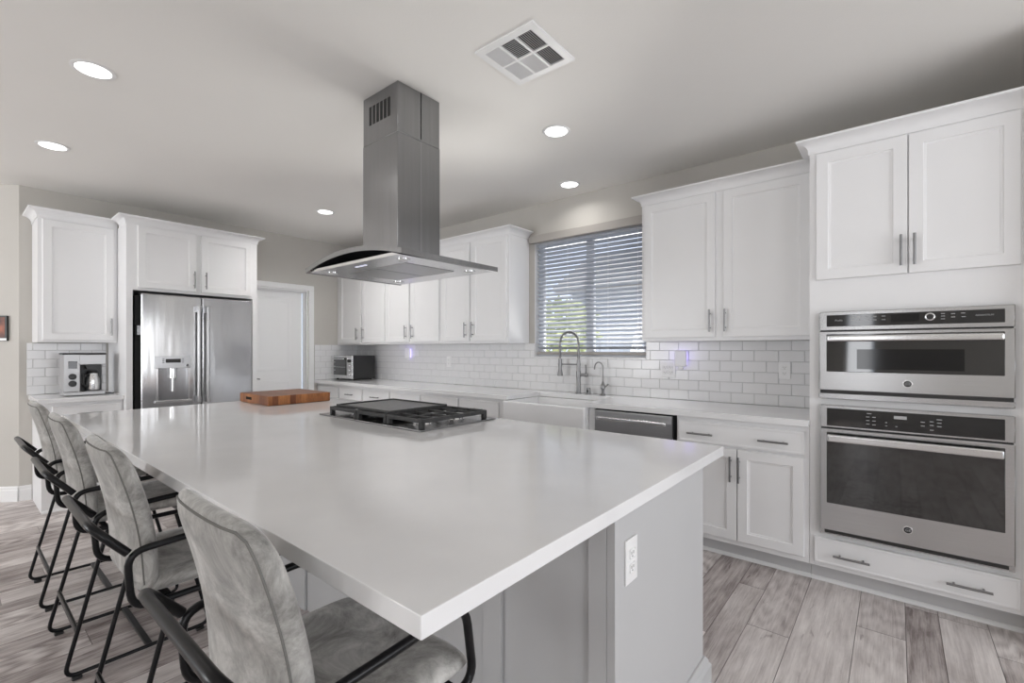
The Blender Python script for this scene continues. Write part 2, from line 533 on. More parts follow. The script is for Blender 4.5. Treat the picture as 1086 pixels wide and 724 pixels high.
m = MB()   # window wall with its opening (0.12 thick)
m.box(XL - .1, WX0, YW, YW + .12, 0, HC); m.box(WX1, RX + .1, YW, YW + .12, 0, HC)
m.box(WX0, WX1, YW, YW + .12, 0, WZ0); m.box(WX0, WX1, YW, YW + .12, WZ1, HC)
struct(m.build('wall_window', 'wall', smooth=False))
DY0, DY1, DZ = 2.205, 2.975, 2.065    # door opening in the fridge wall
m = MB()
m.box(XL - .12, XL, 0.41, DY0, 0, HC); m.box(XL - .12, XL, DY1, YW, 0, HC); m.box(XL - .12, XL, DY0, DY1, DZ, HC)
struct(m.build('wall_fridge', 'wall', smooth=False))
# slanting wall left of the coffee corner, rounded corner bead
q = 2.6 * 0.7071
struct(MB().prism([(XL, 0.41), (XL - .12, 0.41), (XL - q - .1, 0.41 - q + .05), (XL - q, 0.41 - q - 0.05)], 0, HC, 'z').build('wall_left', 'wall', smooth=False))
m = MB()
m.box(XL - q - .12, XL - q, YB, 0.41 - q, 0, HC)
struct(m.build('wall_left_rear', 'wall', smooth=False))
m = MB()   # rear wall with two window openings and a slit added for the oven highlight
xs = [-8.5, -7.6, -5.9, -5.65, -3.75, -0.7, -0.3, XR]
for i in (0, 2, 4, 6): m.box(xs[i], xs[i + 1], YB - .1, YB, 0, HC)
for i in (1, 3, 5): m.box(xs[i], xs[i + 1], YB - .1, YB, 0, 0.3); m.box(xs[i], xs[i + 1], YB - .1, YB, 2.6, HC)
struct(m.build('wall_back', 'wall', smooth=False))
m = MB()
ys = [YB, -3.6, -1.6, 0.05, 2.9, YW]
for i in (0, 2, 4): m.box(XR, XR + .1, ys[i], ys[i + 1], 0, HC)
for i in (1, 3): m.box(XR, XR + .1, ys[i], ys[i + 1], 0, .3); m.box(XR, XR + .1, ys[i], ys[i + 1], 2.6, HC)
struct(m.build('wall_right', 'wall', smooth=False))
struct(MB().box(RX, XR, 2.98, 3.10, 0, HC).box(RX, RX + .1, 3.10, YW, 0, HC).build('wall_return', 'wall', smooth=False))

def baseboard(name, pts):
    m = MB()
    for (a, b) in zip(pts, pts[1:]):
        a = Vector((*a, 0)); b = Vector((*b, 0)); d = (b - a).normalized(); n = Vector((d.y, -d.x, 0))
        prof = [(0, 0), (0.016, 0), (0.016, 0.095), (0.011, 0.105), (0.012, 0.118), (0.006, 0.13), (0, 0.13)]
        A = [m.bm.verts.new(a + n * p + Vector((0, 0, z))) for p, z in prof]; B = [m.bm.verts.new(b + n * p + Vector((0, 0, z))) for p, z in prof]
        for i in range(len(prof)):
            j = (i + 1) % len(prof); m.bm.faces.new((A[i], A[j], B[j], B[i]))
        m.bm.faces.new(A[::-1]); m.bm.faces.new(B)
    return struct(m.build(name, 'trim', smooth=False))
baseboard('baseboard_left', [(XL - q + .05, 0.41 - q), (XL, 0.41), (XL, 0.485)])
baseboard('baseboard_fridge', [(XL, 2.995), (XL, 3.06)]) if False else None

# interior door with casing
d = bpy.data.objects.new('door_1', None); COL.objects.link(d); struct(d); d.location = (XL, DY0, 0); d.rotation_euler = (0, 0, PI / 2)
W_ = DY1 - DY0
m = MB(); dx0, dx1 = 0.02, W_ - 0.045
m.box(dx0, dx1, 0.075, 0.11, 0.008, DZ - 0.02)
m.shaker(dx0 + 0.14, dx1 - 0.14, 1.05, DZ - 0.12, 0.070, 0.006, 0.025, 0.006, 0.02)
m.shaker(dx0 + 0.14, dx1 - 0.14, 0.20, 0.93, 0.070, 0.006, 0.025, 0.006, 0.02)
leaf = m.build('door_leaf', 'door', d)
m = MB(); m.lathe([(0.026, 0), (0.026, 0.008), (0.010, 0.012), (0.010, 0.045)], (dx0 + 0.065, 0.075, 0.96), 16, 'y')
m.tube([(dx0 + 0.065, 0.03, 0.96), (dx0 + 0.15, 0.03, 0.96), (dx0 + 0.175, 0.036, 0.955)], 0.008, 8)
m.build('handle', 'nickel', leaf)
m = MB()
m.box(-0.001, 0.018, 0, 0.12, 0, DZ); m.box(W_ - 0.018, W_ + .001, 0, 0.12, 0, DZ); m.box(0.018, W_ - .018, 0, 0.12, DZ - 0.018, DZ + .001)
m.box(W_ - 0.03, W_ - 0.018, 0.045, 0.075, 0, DZ - .03); m.box(0.018, W_ - .018, 0.045, 0.075, DZ - 0.03, DZ - .018)
for (a, b_, z0, z1) in ((-0.07, -0.005, 0, DZ), (W_ + 0.005, W_ + 0.075, 0, DZ), (-0.07, W_ + 0.075, DZ, DZ + 0.065)):
    m.box(a, b_, -0.018, 0.0, z0, z1, 0.006, 2)
m.build('door_casing', 'trim', d)

# window: frame, pane, sill
wn = bpy.data.objects.new('window_1', None); COL.objects.link(wn); struct(wn); wn.location = ((WX0 + WX1) / 2, YW, WZ0)
hw, hh = (WX1 - WX0) / 2, WZ1 - WZ0
m = MB()
for a, b_ in ((-hw, -hw + .05), (hw - .05, hw)): m.box(a, b_, 0.07, 0.115, 0, hh)
m.box(-0.035, 0.035, 0.068, 0.115, 0.05, hh - .05)
m.box(-hw + .05, hw - .05, 0.07, 0.115, 0, 0.05); m.box(-hw + .05, hw - .05, 0.07, 0.115, hh - .05, hh)
m.build('window_frame', 'vinyl', wn)
MB().box(-hw + .05, hw - .05, 0.09, 0.096, 0.05, hh - .05).build('pane', 'glass', wn)
m = MB()
m.box(-hw, -hw + .004, 0.0, 0.07, 0, hh); m.box(hw - .004, hw, 0, 0.07, 0, hh); m.box(-hw + .004, hw - .004, 0, 0.07, 0, .004); m.box(-hw + .004, hw - .004, 0, 0.07, hh - .004, hh)
m.build('window_reveal', 'trim', wn)

# faux wood blind hanging in the window
bl = thing('window_blind', 'white slatted window blind with taupe valance above the kitchen sink', 'window blind', ((WX0 + WX1) / 2, YW, WZ0))
MB().box(-hw - 0.035, hw + 0.0, -0.055, -0.002, hh - 0.018, hh + 0.055, 0.006, 2).build('valance', 'valance', bl)
m = MB()
ns = 26; z = 0.075; tilt = math.radians(-26)
sp = (hh - 0.02 - 0.075) / ns
for i in range(ns):
    zc = 0.085 + i * sp; c_, s_ = math.cos(tilt), math.sin(tilt)
    y0, hwid, t = 0.030, 0.025, 0.0014
    prof = []
    for k in range(5):
        u = -1 + k / 2; prof.append((u * hwid, 0.003 * (1 - u * u) + t))
    for k in range(4, -1, -1):
        u = -1 + k / 2; prof.append((u * hwid, 0.003 * (1 - u * u) - t))
    # inner (room) edge high, outer edge low
    poly = [(y0 + p[0] * c_ - p[1] * s_, zc + p[0] * s_ + p[1] * c_) for p in prof]
    m.prism(poly, -hw + 0.022, hw - 0.006, 'x')
m.build('slats', 'slat', bl)
MB().box(-hw + .022, hw - .006, 0.006, 0.056, 0.022, 0.046, 0.004, 2).build('bottom_rail', 'valance', bl)
m = MB()
for x in (-hw + 0.13, -0.2, 0.22, hw - 0.08):
    for y in (0.006, 0.054): m.cyl((x, y, 0.04), (x, y, hh - .02), 0.0012, 6)
m.build('ladder_cord', 'plate', bl)

# outdoors behind the blind
tag(MB().box(-12, 8, YW + 0.2, YW + 14, -0.3, -0.05).build('yard_ground', 'ground', smooth=False), 'pale gravel yard outside the kitchen window', 'ground')
bpy.data.objects['yard_ground']['kind'] = 'structure'
nh = thing('neighbor_house', 'blue grey house wall seen through the blind', 'house', (-3.2, YW + 7.0, -0.05))
MB().box(-3.5, 5.0, 0, 3, 0, 2.9).build('wall', 'stucco', nh, smooth=False)
MB().prism([(-0.5, 2.9), (1.5, 4.1), (3.5, 2.9)], -3.9, 5.4, 'x').build('roof', 'valance', nh, smooth=False)
tr = thing('garden_tree', 'yellow green leafy tree outside the kitchen window', 'tree', (-5.2, YW + 4.0, -0.05))
m = MB()
for i in range(420):
    a = random.random() * 2 * PI; b_ = math.acos(2 * random.random() - 1); rr = 0.85 * random.random() ** 0.4
    c = Vector((rr * math.sin(b_) * math.cos(a), rr * math.sin(b_) * math.sin(a), 1.75 + rr * 0.75 * math.cos(b_)))
    d_ = Vector((random.uniform(-1, 1), random.uniform(-1, 1), random.uniform(-1, 1))).normalized(); e_ = d_.orthogonal().normalized()
    L_ = 0.13
    vs = [m.bm.verts.new(c + v) for v in (-d_ * L_, e_ * L_ * .45, d_ * L_, -e_ * L_ * .45)]
    m.bm.faces.new(vs)
m.build('foliage', 'leaf', tr, smooth=False)
MB().tube([(0, 0, 0), (0.03, 0, 0.8), (0, 0.02, 1.6)], [0.08, 0.06, 0.04], 10).build('trunk', 'valance', tr)

# ------------------------------------------------------------------ tile backsplashes
def tiles(name, label, W, z0, z1, loc, rz, holes=(), off=0.0, sig=0.003):
    t = thing(name, label, 'backsplash', loc, rz)
    def free(xa, xb, za, zb):
        out = [(xa, xb, za, zb)]
        for (hx0, hx1, hz0, hz1) in holes:
            new = []
            for (a, b, c, d_) in out:
                if b <= hx0 or a >= hx1 or d_ <= hz0 or c >= hz1: new.append((a, b, c, d_)); continue
                if a < hx0: new.append((a, hx0, c, d_))
                if b > hx1: new.append((hx1, b, c, d_))
                aa, bb = max(a, hx0), min(b, hx1)
                if c < hz0: new.append((aa, bb, c, hz0))
                if d_ > hz1: new.append((aa, bb, hz1, d_))
            out = new
        return out
    g = MB()
    for (a, b, c, d_) in free(0, W, z0, z1): g.box(a, b, -0.006, -0.001, c, d_)
    g.build('grout', 'grout', t, smooth=False)
    m = MB(); th, tw, gp = 0.0775, 0.155, 0.0016
    z = z0; r = 0
    while z < z1 - 0.004:
        zt = min(z + th, z1)
        x = -off - (tw / 2 if r % 2 else 0)
        while x < W:
            xa, xb = max(x, 0), min(x + tw, W)
            if xb - xa > 0.01:
                for (a, b, c, d_) in free(xa, xb, z, zt):
                    if b - a < 0.008 or d_ - c < 0.008: continue
                    ax, az = random.gauss(0, sig), random.gauss(0, sig)
                    cx, cz = (a + b) / 2, (c + d_) / 2
                    a += gp / 2; b -= gp / 2; c += gp / 2; d_ -= gp / 2; e = 0.0022
                    yb = -0.005
                    o4 = [m.bm.verts.new(p) for p in ((a, yb, c), (b, yb, c), (b, yb, d_), (a, yb, d_))]
                    i4 = [m.bm.verts.new((px, -0.0095 + ax * (px - cx) + az * (pz - cz), pz)) for px, pz in ((a + e, c + e), (b - e, c + e), (b - e, d_ - e), (a + e, d_ - e))]
                    for i in range(4):
                        j = (i + 1) % 4; m.bm.faces.new((o4[i], o4[j], i4[j], i4[i]))
                    m.bm.faces.new(i4)
            x += tw
        z = zt; r += 1
    m.build('tiles', 'tile', t, smooth=False)
    return t
tiles('tile_backsplash', 'white subway tile backsplash along the wall under the window', 5.47, 0.9145, 1.372, (XL, YW, 0), 0, holes=((WX0 - XL, WX1 - XL, WZ0, 3),), off=0.05)
tiles('tile_backsplash', 'short white subway tile return beside the white interior door, behind the toaster oven', YW - 0.01 - 3.062, 0.9145, 1.372, (XL, 3.062, 0), PI / 2)
tiles('tile_backsplash', 'white subway tile backsplash behind the coffee maker', 0.53, 0.9145, 1.368, (XL, 0.455, 0), PI / 2, off=0.04, sig=0.014)

# ------------------------------------------------------------------ cabinets on the window wall (front faces -Y)
def base_cabinet(label, x0, x1, drawers, doors, group=None, gx=0.0, pulls=()):
    t = thing('base_cabinet', label, 'base cabinet', (x0, 3.10, 0), 0, group)
    W = x1 - x0
    m = MB(); m.box(0.001, W - 0.001, 0.0, 0.595, 0.105, 0.872)
    m.build('body', 'cab', t)
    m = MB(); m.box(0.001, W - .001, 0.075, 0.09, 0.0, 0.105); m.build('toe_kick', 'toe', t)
    m = MB(); m.prism([(0.074, 0.0005), (0.058, 0.0005), (0.060, 0.010), (0.067, 0.018), (0.074, 0.020)], 0.001, W - .001, 'x'); m.build('shoe_molding', 'trim', t)
    for (a, b, hs) in drawers:
        dr = MB().shaker(a - x0, b - x0, 0.712, 0.846, -0.02, 0.02, 0.012, 0.003, 0.006).build('drawer', 'cab', t)
        for (h0, h1) in hs: pull_h(h0 - x0, h1 - x0, 0.772, -0.02, dr)
    for (a, b, hx) in doors:
        do = MB().shaker(a - x0, b - x0, 0.138, 0.697, -0.02).build('door', 'cab', t)
        pull_v(hx - x0, 0.50, 0.655, -0.02, do)
    return t
g_l = None
for i, (x0, x1) in enumerate(((XL, -4.77), (-4.77, -3.72), (-3.72, -2.655))):
    lab = ('white base cabinet under the toaster oven, in the corner beside the interior door', 'white base cabinet in the middle of the left run, right of the toaster oven', 'white base cabinet just left of the white apron sink')[i]
    e = ((-5.765, -5.31, -5.275, -4.80), (-4.755, -4.275, -4.245, -3.755), (-3.715, -3.205, -3.17, -2.69))[i]
    c1, c2 = (e[0] + e[1]) / 2, (e[2] + e[3]) / 2
    base_cabinet(lab, x0, x1, [(e[0], e[1], [(c1 - .075, c1 + .075)]), (e[2], e[3], [(c2 - .075, c2 + .075)])], [(e[0], e[1], e[1] - .035), (e[2], e[3], e[2] + .035)], 'base cabinets left of the sink')
base_cabinet('white base cabinet with one wide drawer between the dishwasher and the ovens', -1.126, -0.3755, [(-1.11, -0.397, [(-1.045, -0.888), (-0.632, -0.474)])], [(-1.11, -0.755, -0.785), (-0.749, -0.40, -0.737)])
# sink cabinet
t = thing('sink_cabinet', 'white base cabinet under the apron sink, mostly hidden by the island', 'base cabinet', (-2.655, 3.10, 0))
W = -1.745 + 2.655
m = MB(); m.box(0, 0.055, 0, 0.595, 0.105, 0.872); m.box(W - 0.045, W, 0, 0.595, 0.105, 0.872); m.box(0.055, W - .045, 0.0, 0.595, 0.105, 0.62); m.build('body', 'cab', t)
MB().box(0, W, 0.075, 0.09, 0, 0.105).build('toe_kick', 'toe', t)
for a, b, hx in ((0.03, W / 2 - .003, W / 2 - .035), (W / 2 + .003, W - .03, W / 2 + .035)):
    do = MB().shaker(a, b, 0.138, 0.60, -0.02).build('door', 'cab', t); pull_v(hx, 0.41, 0.565, -0.02, do)

# continuous worktop of the sink wall
SX0, SX1 = -2.580, -1.812
m = MB()
m.box(XL + 0.001, SX0, 3.06, YW - 0.0105, 0.876, 0.914, 0.003, 2)
m.box(SX1, -0.3755, 3.06, YW - 0.0105, 0.876, 0.914, 0.003, 2)
m.box(SX0 - .004, SX1 + .004, 3.535, YW - 0.0105, 0.876, 0.9139)
tag(m.build('quartz_countertop', 'quartz'), 'long white quartz countertop along the window wall, cut out for the sink', 'countertop')
# apron sink
sk = thing('farmhouse_sink', 'white farmhouse apron sink set below the window', 'sink', (-2.195, 3.29, 0.63))
m = MB(); a = 0.400
m.box(-a, a, -0.262, -0.222, 0.0, 0.2445, 0.012, 3)
m.box(-a, -a + .022, -0.222, 0.243, 0.0, 0.243); m.box(a - .022, a, -0.222, 0.243, 0.0, 0.243)
m.box(-a + .022, a - .022, 0.221, 0.243, 0.0, 0.243); m.box(-a + .022, a - .022, -0.222, 0.221, 0.0, 0.03)
m.build('basin', 'sink', sk)
MB().lathe([(0.045, 0), (0.045, 0.004), (0.03, 0.002)], (0, 0.05, 0.030), 20).build('drain', 'nickel', sk)

# pull-down spring faucet
fa = thing('kitchen_faucet', 'tall spring gooseneck faucet behind the apron sink', 'faucet', (-2.19, 3.60, 0.914))
m = MB(); m.lathe([(0.028, 0), (0.028, 0.006), (0.019, 0.012), (0.018, 0.14), (0.021, 0.143), (0.021, 0.20), (0.017, 0.205), (0.015, 0.30), (0.012, 0.305)], n=20); m.build('body', 'nickel', fa)
m = MB()
pts = []
for k in range(29):
    t = PI * k / 28
    pts.append((-0.098 + 0.098 * math.cos(t), 0, 0.455 + 0.098 * math.sin(t)))
path = [(0, 0, 0.29 + 0.0165 * k) for k in range(10)] + pts + [(-0.196, 0, 0.45 - 0.02 * k) for k in range(1, 9)]
m.tube(path, 0.0085, 10)
m.build('hose', 'nickel', fa)
P = [Vector(p) for p in path]
sm = MB(); hel = []; tot = 0
for i in range(len(P) - 1):
    d = (P[i + 1] - P[i]); L_ = d.length; d.normalize(); a_ = Vector((0, 1, 0)); b_ = d.cross(a_)
    for k in range(10):
        u = k / 10; th = (tot + L_ * u) / 0.0075 * 2 * PI
        hel.append(P[i] + d * L_ * u + (a_ * math.cos(th) + b_ * math.sin(th)) * 0.0125)
    tot += L_
sm.tube(hel, 0.0019, 5); sm.build('spring', 'nickel', fa)
m = MB(); m.lathe([(0.010, 0.16), (0.017, 0.155), (0.018, 0.09), (0.015, 0.085), (0.016, 0.06), (0.024, 0.02), (0.026, 0.0), (0.02, -0.002)], (-0.196, 0, 0.155), 18); m.build('spray_head', 'nickel', fa)
m = MB(); m.cyl((0, 0, 0.262), (-0.196, 0, 0.262), 0.006, 10); m.lathe([(0.021, 0), (0.021, 0.016)], (-0.196, 0, 0.254), 16); m.lathe([(0.019, 0), (0.019, 0.016)], (0, 0, 0.254), 16); m.build('docking_arm', 'nickel', fa)
m = MB(); m.cyl((0.0, 0, 0.172), (0.075, 0, 0.172), 0.014, 14); m.lathe([(0.018, 0), (0.02, 0.012), (0.016, 0.024)], (0.066, 0, 0.172), 14, 'x')
m.tube([(0.075, 0, 0.18), (0.078, 0, 0.215), (0.072, 0, 0.262)], [0.006, 0.005, 0.0065], 8); m.build('lever', 'nickel', fa)
ag = thing('air_gap_cap', 'short round sink air gap cap between the two faucets', 'sink cap', (-2.10, 3.62, 0.914))
MB().lathe([(0.024, 0), (0.024, 0.004), (0.019, 0.006), (0.019, 0.052), (0.016, 0.058)], n=18).build('cap', 'nickel', ag)
MB().box(-0.006, 0.006, -0.0205, -0.017, 0.018, 0.040).build('slot', 'slot', ag)
ro = thing('water_filter_tap', 'slim curved drinking water tap right of the main faucet', 'faucet', (-1.958, 3.62, 0.914))
MB().lathe([(0.024, 0), (0.022, 0.008), (0.012, 0.02), (0.013, 0.05), (0.020, 0.058), (0.021, 0.085), (0.012, 0.10), (0.007, 0.12)], n=18).build('body', 'nickel', ro)
m = MB(); pts = [(0, 0, 0.11 + 0.013 * k) for k in range(10)] + [(-0.04 + 0.04 * math.cos(PI * k / 14), 0, 0.24 + 0.045 * math.sin(PI * k / 14)) for k in range(15)] + [(-0.083, 0, 0.222)]
m.tube(pts, 0.0055, 10); m.build('spout', 'nickel', ro)
m = MB(); m.tube([(0.01, 0, 0.07), (0.03, -0.004, 0.078), (0.055, -0.008, 0.098)], [0.008, 0.006, 0.007], 8); m.build('lever', 'nickel', ro)

# dishwasher
dw = thing('dishwasher', 'stainless steel dishwasher beside the apron sink', 'dishwasher', (-1.742, 3.10, 0))
W = 0.612
MB().box(0.004, W - .016, 0.0, 0.56, 0.11, 0.868).build('tub', 'dark', dw)
MB().box(0.008, W - .02, -0.022, 0.0, 0.115, 0.862, 0.004, 2).build('door', 'steeldark', dw)
m = MB(); m.box(0.045, W - .05, -0.070, -0.054, 0.797, 0.823, 0.007, 3)
for x in (0.06, W - .065): m.cyl((x, -0.062, 0.81), (x, -0.021, 0.81), 0.009, 12)
m.build('handle', 'steelbright', dw)
MB().box(0.004, W - .016, 0.06, 0.08, 0.0, 0.105).build('kick_plate', 'black', dw)

# upper cabinets
def upper_cabinet(label, x0, x1, doors, left, right, group=None, ends=(0, 0)):
    t = thing('upper_cabinet', label, 'upper cabinet', (x0, 3.39, 1.372), 0, group)
    W = x1 - x0; Z = 1.372
    MB().box(0.0008, W - .0008, 0, YW - 3.39 - .0008, 0, 2.405 - Z).build('body', 'cab', t)
    for (a, b, hx) in doors:
        do = MB().shaker(a - x0, b - x0, 1.396 - Z, 2.393 - Z, -0.02).build('door', 'cab', t)
        if hx is not None: pull_v(hx - x0, 1.432 - Z, 1.586 - Z, -0.02, do)
    m = MB(); m.crown(0.0008, W - .0008, ends[0], ends[1], left, right, 2.403 - Z, 2.472 - Z); m.build('crown_molding', 'cab', t)
    return t
D_ = 0.3
upper_cabinet('white upper cabinet in the far corner above the toaster oven', XL, -4.752, [(-5.767, -5.27, -5.338), (-5.235, -4.772, -5.205)], False, False, 'upper cabinets left of the window')
upper_cabinet('white upper cabinet in the middle, second from the window', -4.752, -3.765, [(-4.73, -4.30, -4.345), (-4.265, -3.793, -4.225)], False, False, 'upper cabinets left of the window')
upper_cabinet('white upper cabinet immediately left of the window', -3.765, -2.82, [(-3.736, -3.334, -3.378), (-3.30, -2.846, -3.275)], False, True, 'upper cabinets left of the window', (0, D_))
upper_cabinet('white two door upper cabinet between the window and the ovens', -1.50, -0.3765, [(-1.475, -0.963, -0.992), (-0.909, -0.405, -0.893)], True, False, None, (D_, 0))

# oven tower
T0, T1 = -0.375, 0.488
ot = thing('oven_cabinet', 'tall white cabinet holding the two wall ovens', 'tall cabinet', (T0, 3.10, 0))
W = T1 - T0; mx0, mx1 = -0.318 - T0, 0.410 - T0
m = MB()
m.box(0, mx0, 0, 0.598, 0.105, 2.405); m.box(mx1, W, 0, 0.598, 0.105, 2.405)
m.box(mx0, mx1, 0, 0.598, 1.508, 2.405); m.box(mx0, mx1, 0, 0.598, 0.105, 0.303); m.box(mx0, mx1, 0, 0.598, 1.006, 1.042); m.box(mx0, mx1, 0.575, 0.598, 0.303, 1.508)
m.build('body', 'cab', ot)
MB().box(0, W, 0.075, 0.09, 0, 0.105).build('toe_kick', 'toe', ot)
MB().prism([(0.074, 0.0005), (0.058, 0.0005), (0.060, 0.010), (0.067, 0.018), (0.074, 0.020)], 0, W, 'x').build('shoe_molding', 'trim', ot)
for a, b, hx in ((-0.343, 0.045, 0.020), (0.050, 0.438, 0.072)):
    do = MB().shaker(a - T0, b - T0, 1.695, 2.393, -0.02).build('door', 'cab', ot); pull_v(hx - T0, 1.733, 1.888, -0.02, do)
dr = MB().shaker(-0.351 - T0, 0.437 - T0, 0.131, 0.272, -0.02, 0.02, 0.010, 0.002, 0.004).build('drawer', 'cab', ot)
pull_h(-0.262 - T0, -0.104 - T0, 0.192, -0.02, dr); pull_h(0.187 - T0, 0.345 - T0, 0.190, -0.02, dr)
m = MB(); m.crown(0, W, 0.22, 0.55, True, False, 2.403, 2.478); m.build('crown_molding', 'cab', ot)

def emblem(parent, x, y, z, r=0.019):
    e = MB().lathe([(r, 0), (r, 0.002), (r * 0.93, 0.003)], (x, y, z), 28, 'y').build('emblem', 'steelbright', parent)
    MB().lathe([(r * 0.78, 0.0028), (r * 0.78, 0.0038)], (x, y, z), 28, 'y').build('badge_disc', 'black', e)
    text_mesh('monogram', 'GE', r * 0.95, 'mark', e, (x, y - 0.0042, z), shear=0.25)
    return e
def bar_handle(x0, x1, z, yf, parent, hz=0.017, out=0.045):
    m = MB(); y = yf - out
    m.box(x0, x1, y - 0.010, y + 0.010, z - hz, z + hz, 0.009, 4)
    h = m.build('handle', 'steelbright', parent)
    for x in (x0 + 0.014, x1 - 0.014): MB().box(x - .011, x + .011, y + 0.0095, yf, z - hz * .8, z + hz * .8, 0.002, 1).build('handle_post', 'steelh', h)
    return h

# speed oven (upper)
mw = thing('speed_oven', 'shorter stainless built-in oven with a control knob, above the larger oven', 'oven', (0.0455, 3.10, 1.043))
hw_ = 0.3705; Z = 1.043
MB().box(-0.355, 0.355, 0.0, 0.50, 0.002, 0.460).build('casing', 'dark', mw)
m = MB(); m.box(-hw_, hw_, -0.040, -0.001, 1.413 - Z, 1.514 - Z, 0.003, 1); cp = m.build('control_panel', 'steelh', mw)
MB().box(-0.337, 0.338, -0.0425, -0.040, 1.434 - Z, 1.496 - Z, 0.001, 1).build('touch_glass', 'blackglass', cp)
MB().box(-0.0645, 0.0435, -0.0435, -0.0425, 1.449 - Z, 1.488 - Z).build('screen', 'display', cp)
kn = MB().lathe([(0.019, 0), (0.019, 0.004), (0.014, 0.006), (0.0135, 0.016), (0.012, 0.018)], (0.0835, -0.0425, 1.470 - Z), 28, 'y').build('knob', 'steelbright', cp)
MB().lathe([(0.0125, 0.0175), (0.0125, 0.0195)], (0.0835, -0.0425, 1.470 - Z), 24, 'y').build('knob_cap', 'black', kn)
text_mesh('lettering', 'Profile', 0.013, 'mark', cp, (-0.283, -0.0430, 1.466 - Z), shear=0.2)
text_mesh('lettering', 'ADVANTIUM', 0.0105, 'mark', cp, (0.272, -0.0430, 1.470 - Z))
m = MB()
for cx in (-0.222, -0.196): 
    for dz in (0.010, -0.006): m.box(cx - .007, cx + .007, -0.0432, -0.0425, 1.470 - Z + dz, 1.470 - Z + dz + .0035)
for cx in (-0.158, -0.130, -0.094):
    for dz in (0.012, -0.006): m.box(cx - .008, cx + .008, -0.0432, -0.0425, 1.468 - Z + dz, 1.468 - Z + dz + .003)
for cx, dz in ((0.130, 0.012), (0.130, 0.0), (0.130, -0.014), (0.166, 0.010), (0.166, -0.006), (0.200, 0.011), (0.202, -0.006)): m.box(cx - .007, cx + .007, -0.0432, -0.0425, 1.470 - Z + dz, 1.470 - Z + dz + .003)
m.build('key_marks', 'mark', cp)
m = MB(); m.box(-hw_, hw_, -0.045, -0.001, 1.090 - Z, 1.407 - Z, 0.003, 1); do = m.build('door', 'steelh', mw)
MB().box(-0.337, 0.337, -0.048, -0.045, 1.190 - Z, 1.392 - Z, 0.002, 1).build('window_glass', 'ovenglass', do)
MB().box(-0.204, 0.205, -0.0485, -0.048, 1.207 - Z, 1.311 - Z).build('viewing_screen', 'display', do)
bar_handle(-0.332, 0.332, 1.369 - Z, -0.047, do, 0.0165, 0.042)
emblem(do, 0.0, -0.045, 1.138 - Z, 0.0195)
m = MB(); m.box(-hw_, hw_, -0.040, -0.001, 0.0, 1.073 - Z, 0.002, 1); m.build('lower_trim', 'steelh', mw)
m = MB(); m.box(-hw_ + .004, hw_ - .004, -0.037, -0.001, 1.073 - Z, 1.090 - Z); m.box(-hw_ + .004, hw_ - .004, -0.030, -0.001, 1.407 - Z, 1.413 - Z); m.build('gap_seal', 'black', mw)

# wall oven (lower)
ov = thing('wall_oven', 'large stainless wall oven with wide glass door, lower of the two', 'oven', (0.0475, 3.10, 0.303))
Z = 0.303; hw_ = 0.3685
MB().box(-0.355, 0.355, 0.0, 0.50, 0.004, 0.698).build('casing', 'dark', ov)
m = MB(); m.box(-hw_, hw_, -0.040, -0.001, 0.887 - Z, 1.008 - Z, 0.003, 1); cp = m.build('control_panel', 'steelh', ov)
MB().box(-0.338, 0.336, -0.0425, -0.040, 0.897 - Z, 0.992 - Z, 0.001, 1).build('touch_glass', 'blackglass', cp)
m = MB()
for (cx, zz, w_) in ((-0.155, .975, .010), (-0.16, .957, .007), (-0.135, .957, .007), (-0.16, .938, .007), (-0.135, .938, .007), (-0.16, .92, .007), (-0.135, .918, .007), (-0.085, .935, .004), (-0.085, .918, .004), (-0.045, .918, .004), (0.055, .951, .008), (0.055, .932, .007), (0.088, .956, .007), (0.088, .938, .007), (0.115, .968, .010), (0.115, .952, .008), (0.115, .935, .008), (0.088, .915, .007)):
    m.box(cx - w_, cx + w_, -0.0432, -0.0425, zz - Z, zz - Z + .0035)
m.build('key_marks', 'mark', cp)
MB().box(-0.055, -0.005, -0.0432, -0.0425, 0.958 - Z, 0.974 - Z).build('clock_screen', 'mark', cp)
m = MB(); m.box(-hw_, hw_, -0.045, -0.001, 0.330 - Z, 0.880 - Z, 0.003, 1); do = m.build('door', 'steelh', ov)
MB().box(-0.338, 0.336, -0.048, -0.045, 0.478 - Z, 0.862 - Z, 0.002, 1).build('window_glass', 'ovenglass', do)
bar_handle(-0.332, 0.328, 0.838 - Z, -0.047, do, 0.020, 0.048)
emblem(do, -0.0015, -0.045, 0.409 - Z, 0.0195)
m = MB(); m.box(-hw_, hw_, -0.036, -0.001, 0.001, 0.010, 0.002, 1); m.box(-hw_, -hw_ + .02, -0.035, -0.001, 0.001, 0.027); m.box(hw_ - .02, hw_, -0.035, -0.001, 0.001, 0.027); m.build('lower_trim', 'steelh', ov)
MB().box(-hw_ + .02, hw_ - .02, -0.041, -0.001, 0.0102, 0.0268).build('vent_gap', 'black', ov)
MB().box(-hw_ + .004, hw_ - .004, -0.030, -0.001, 0.577, 0.584).build('gap_seal', 'black', ov)

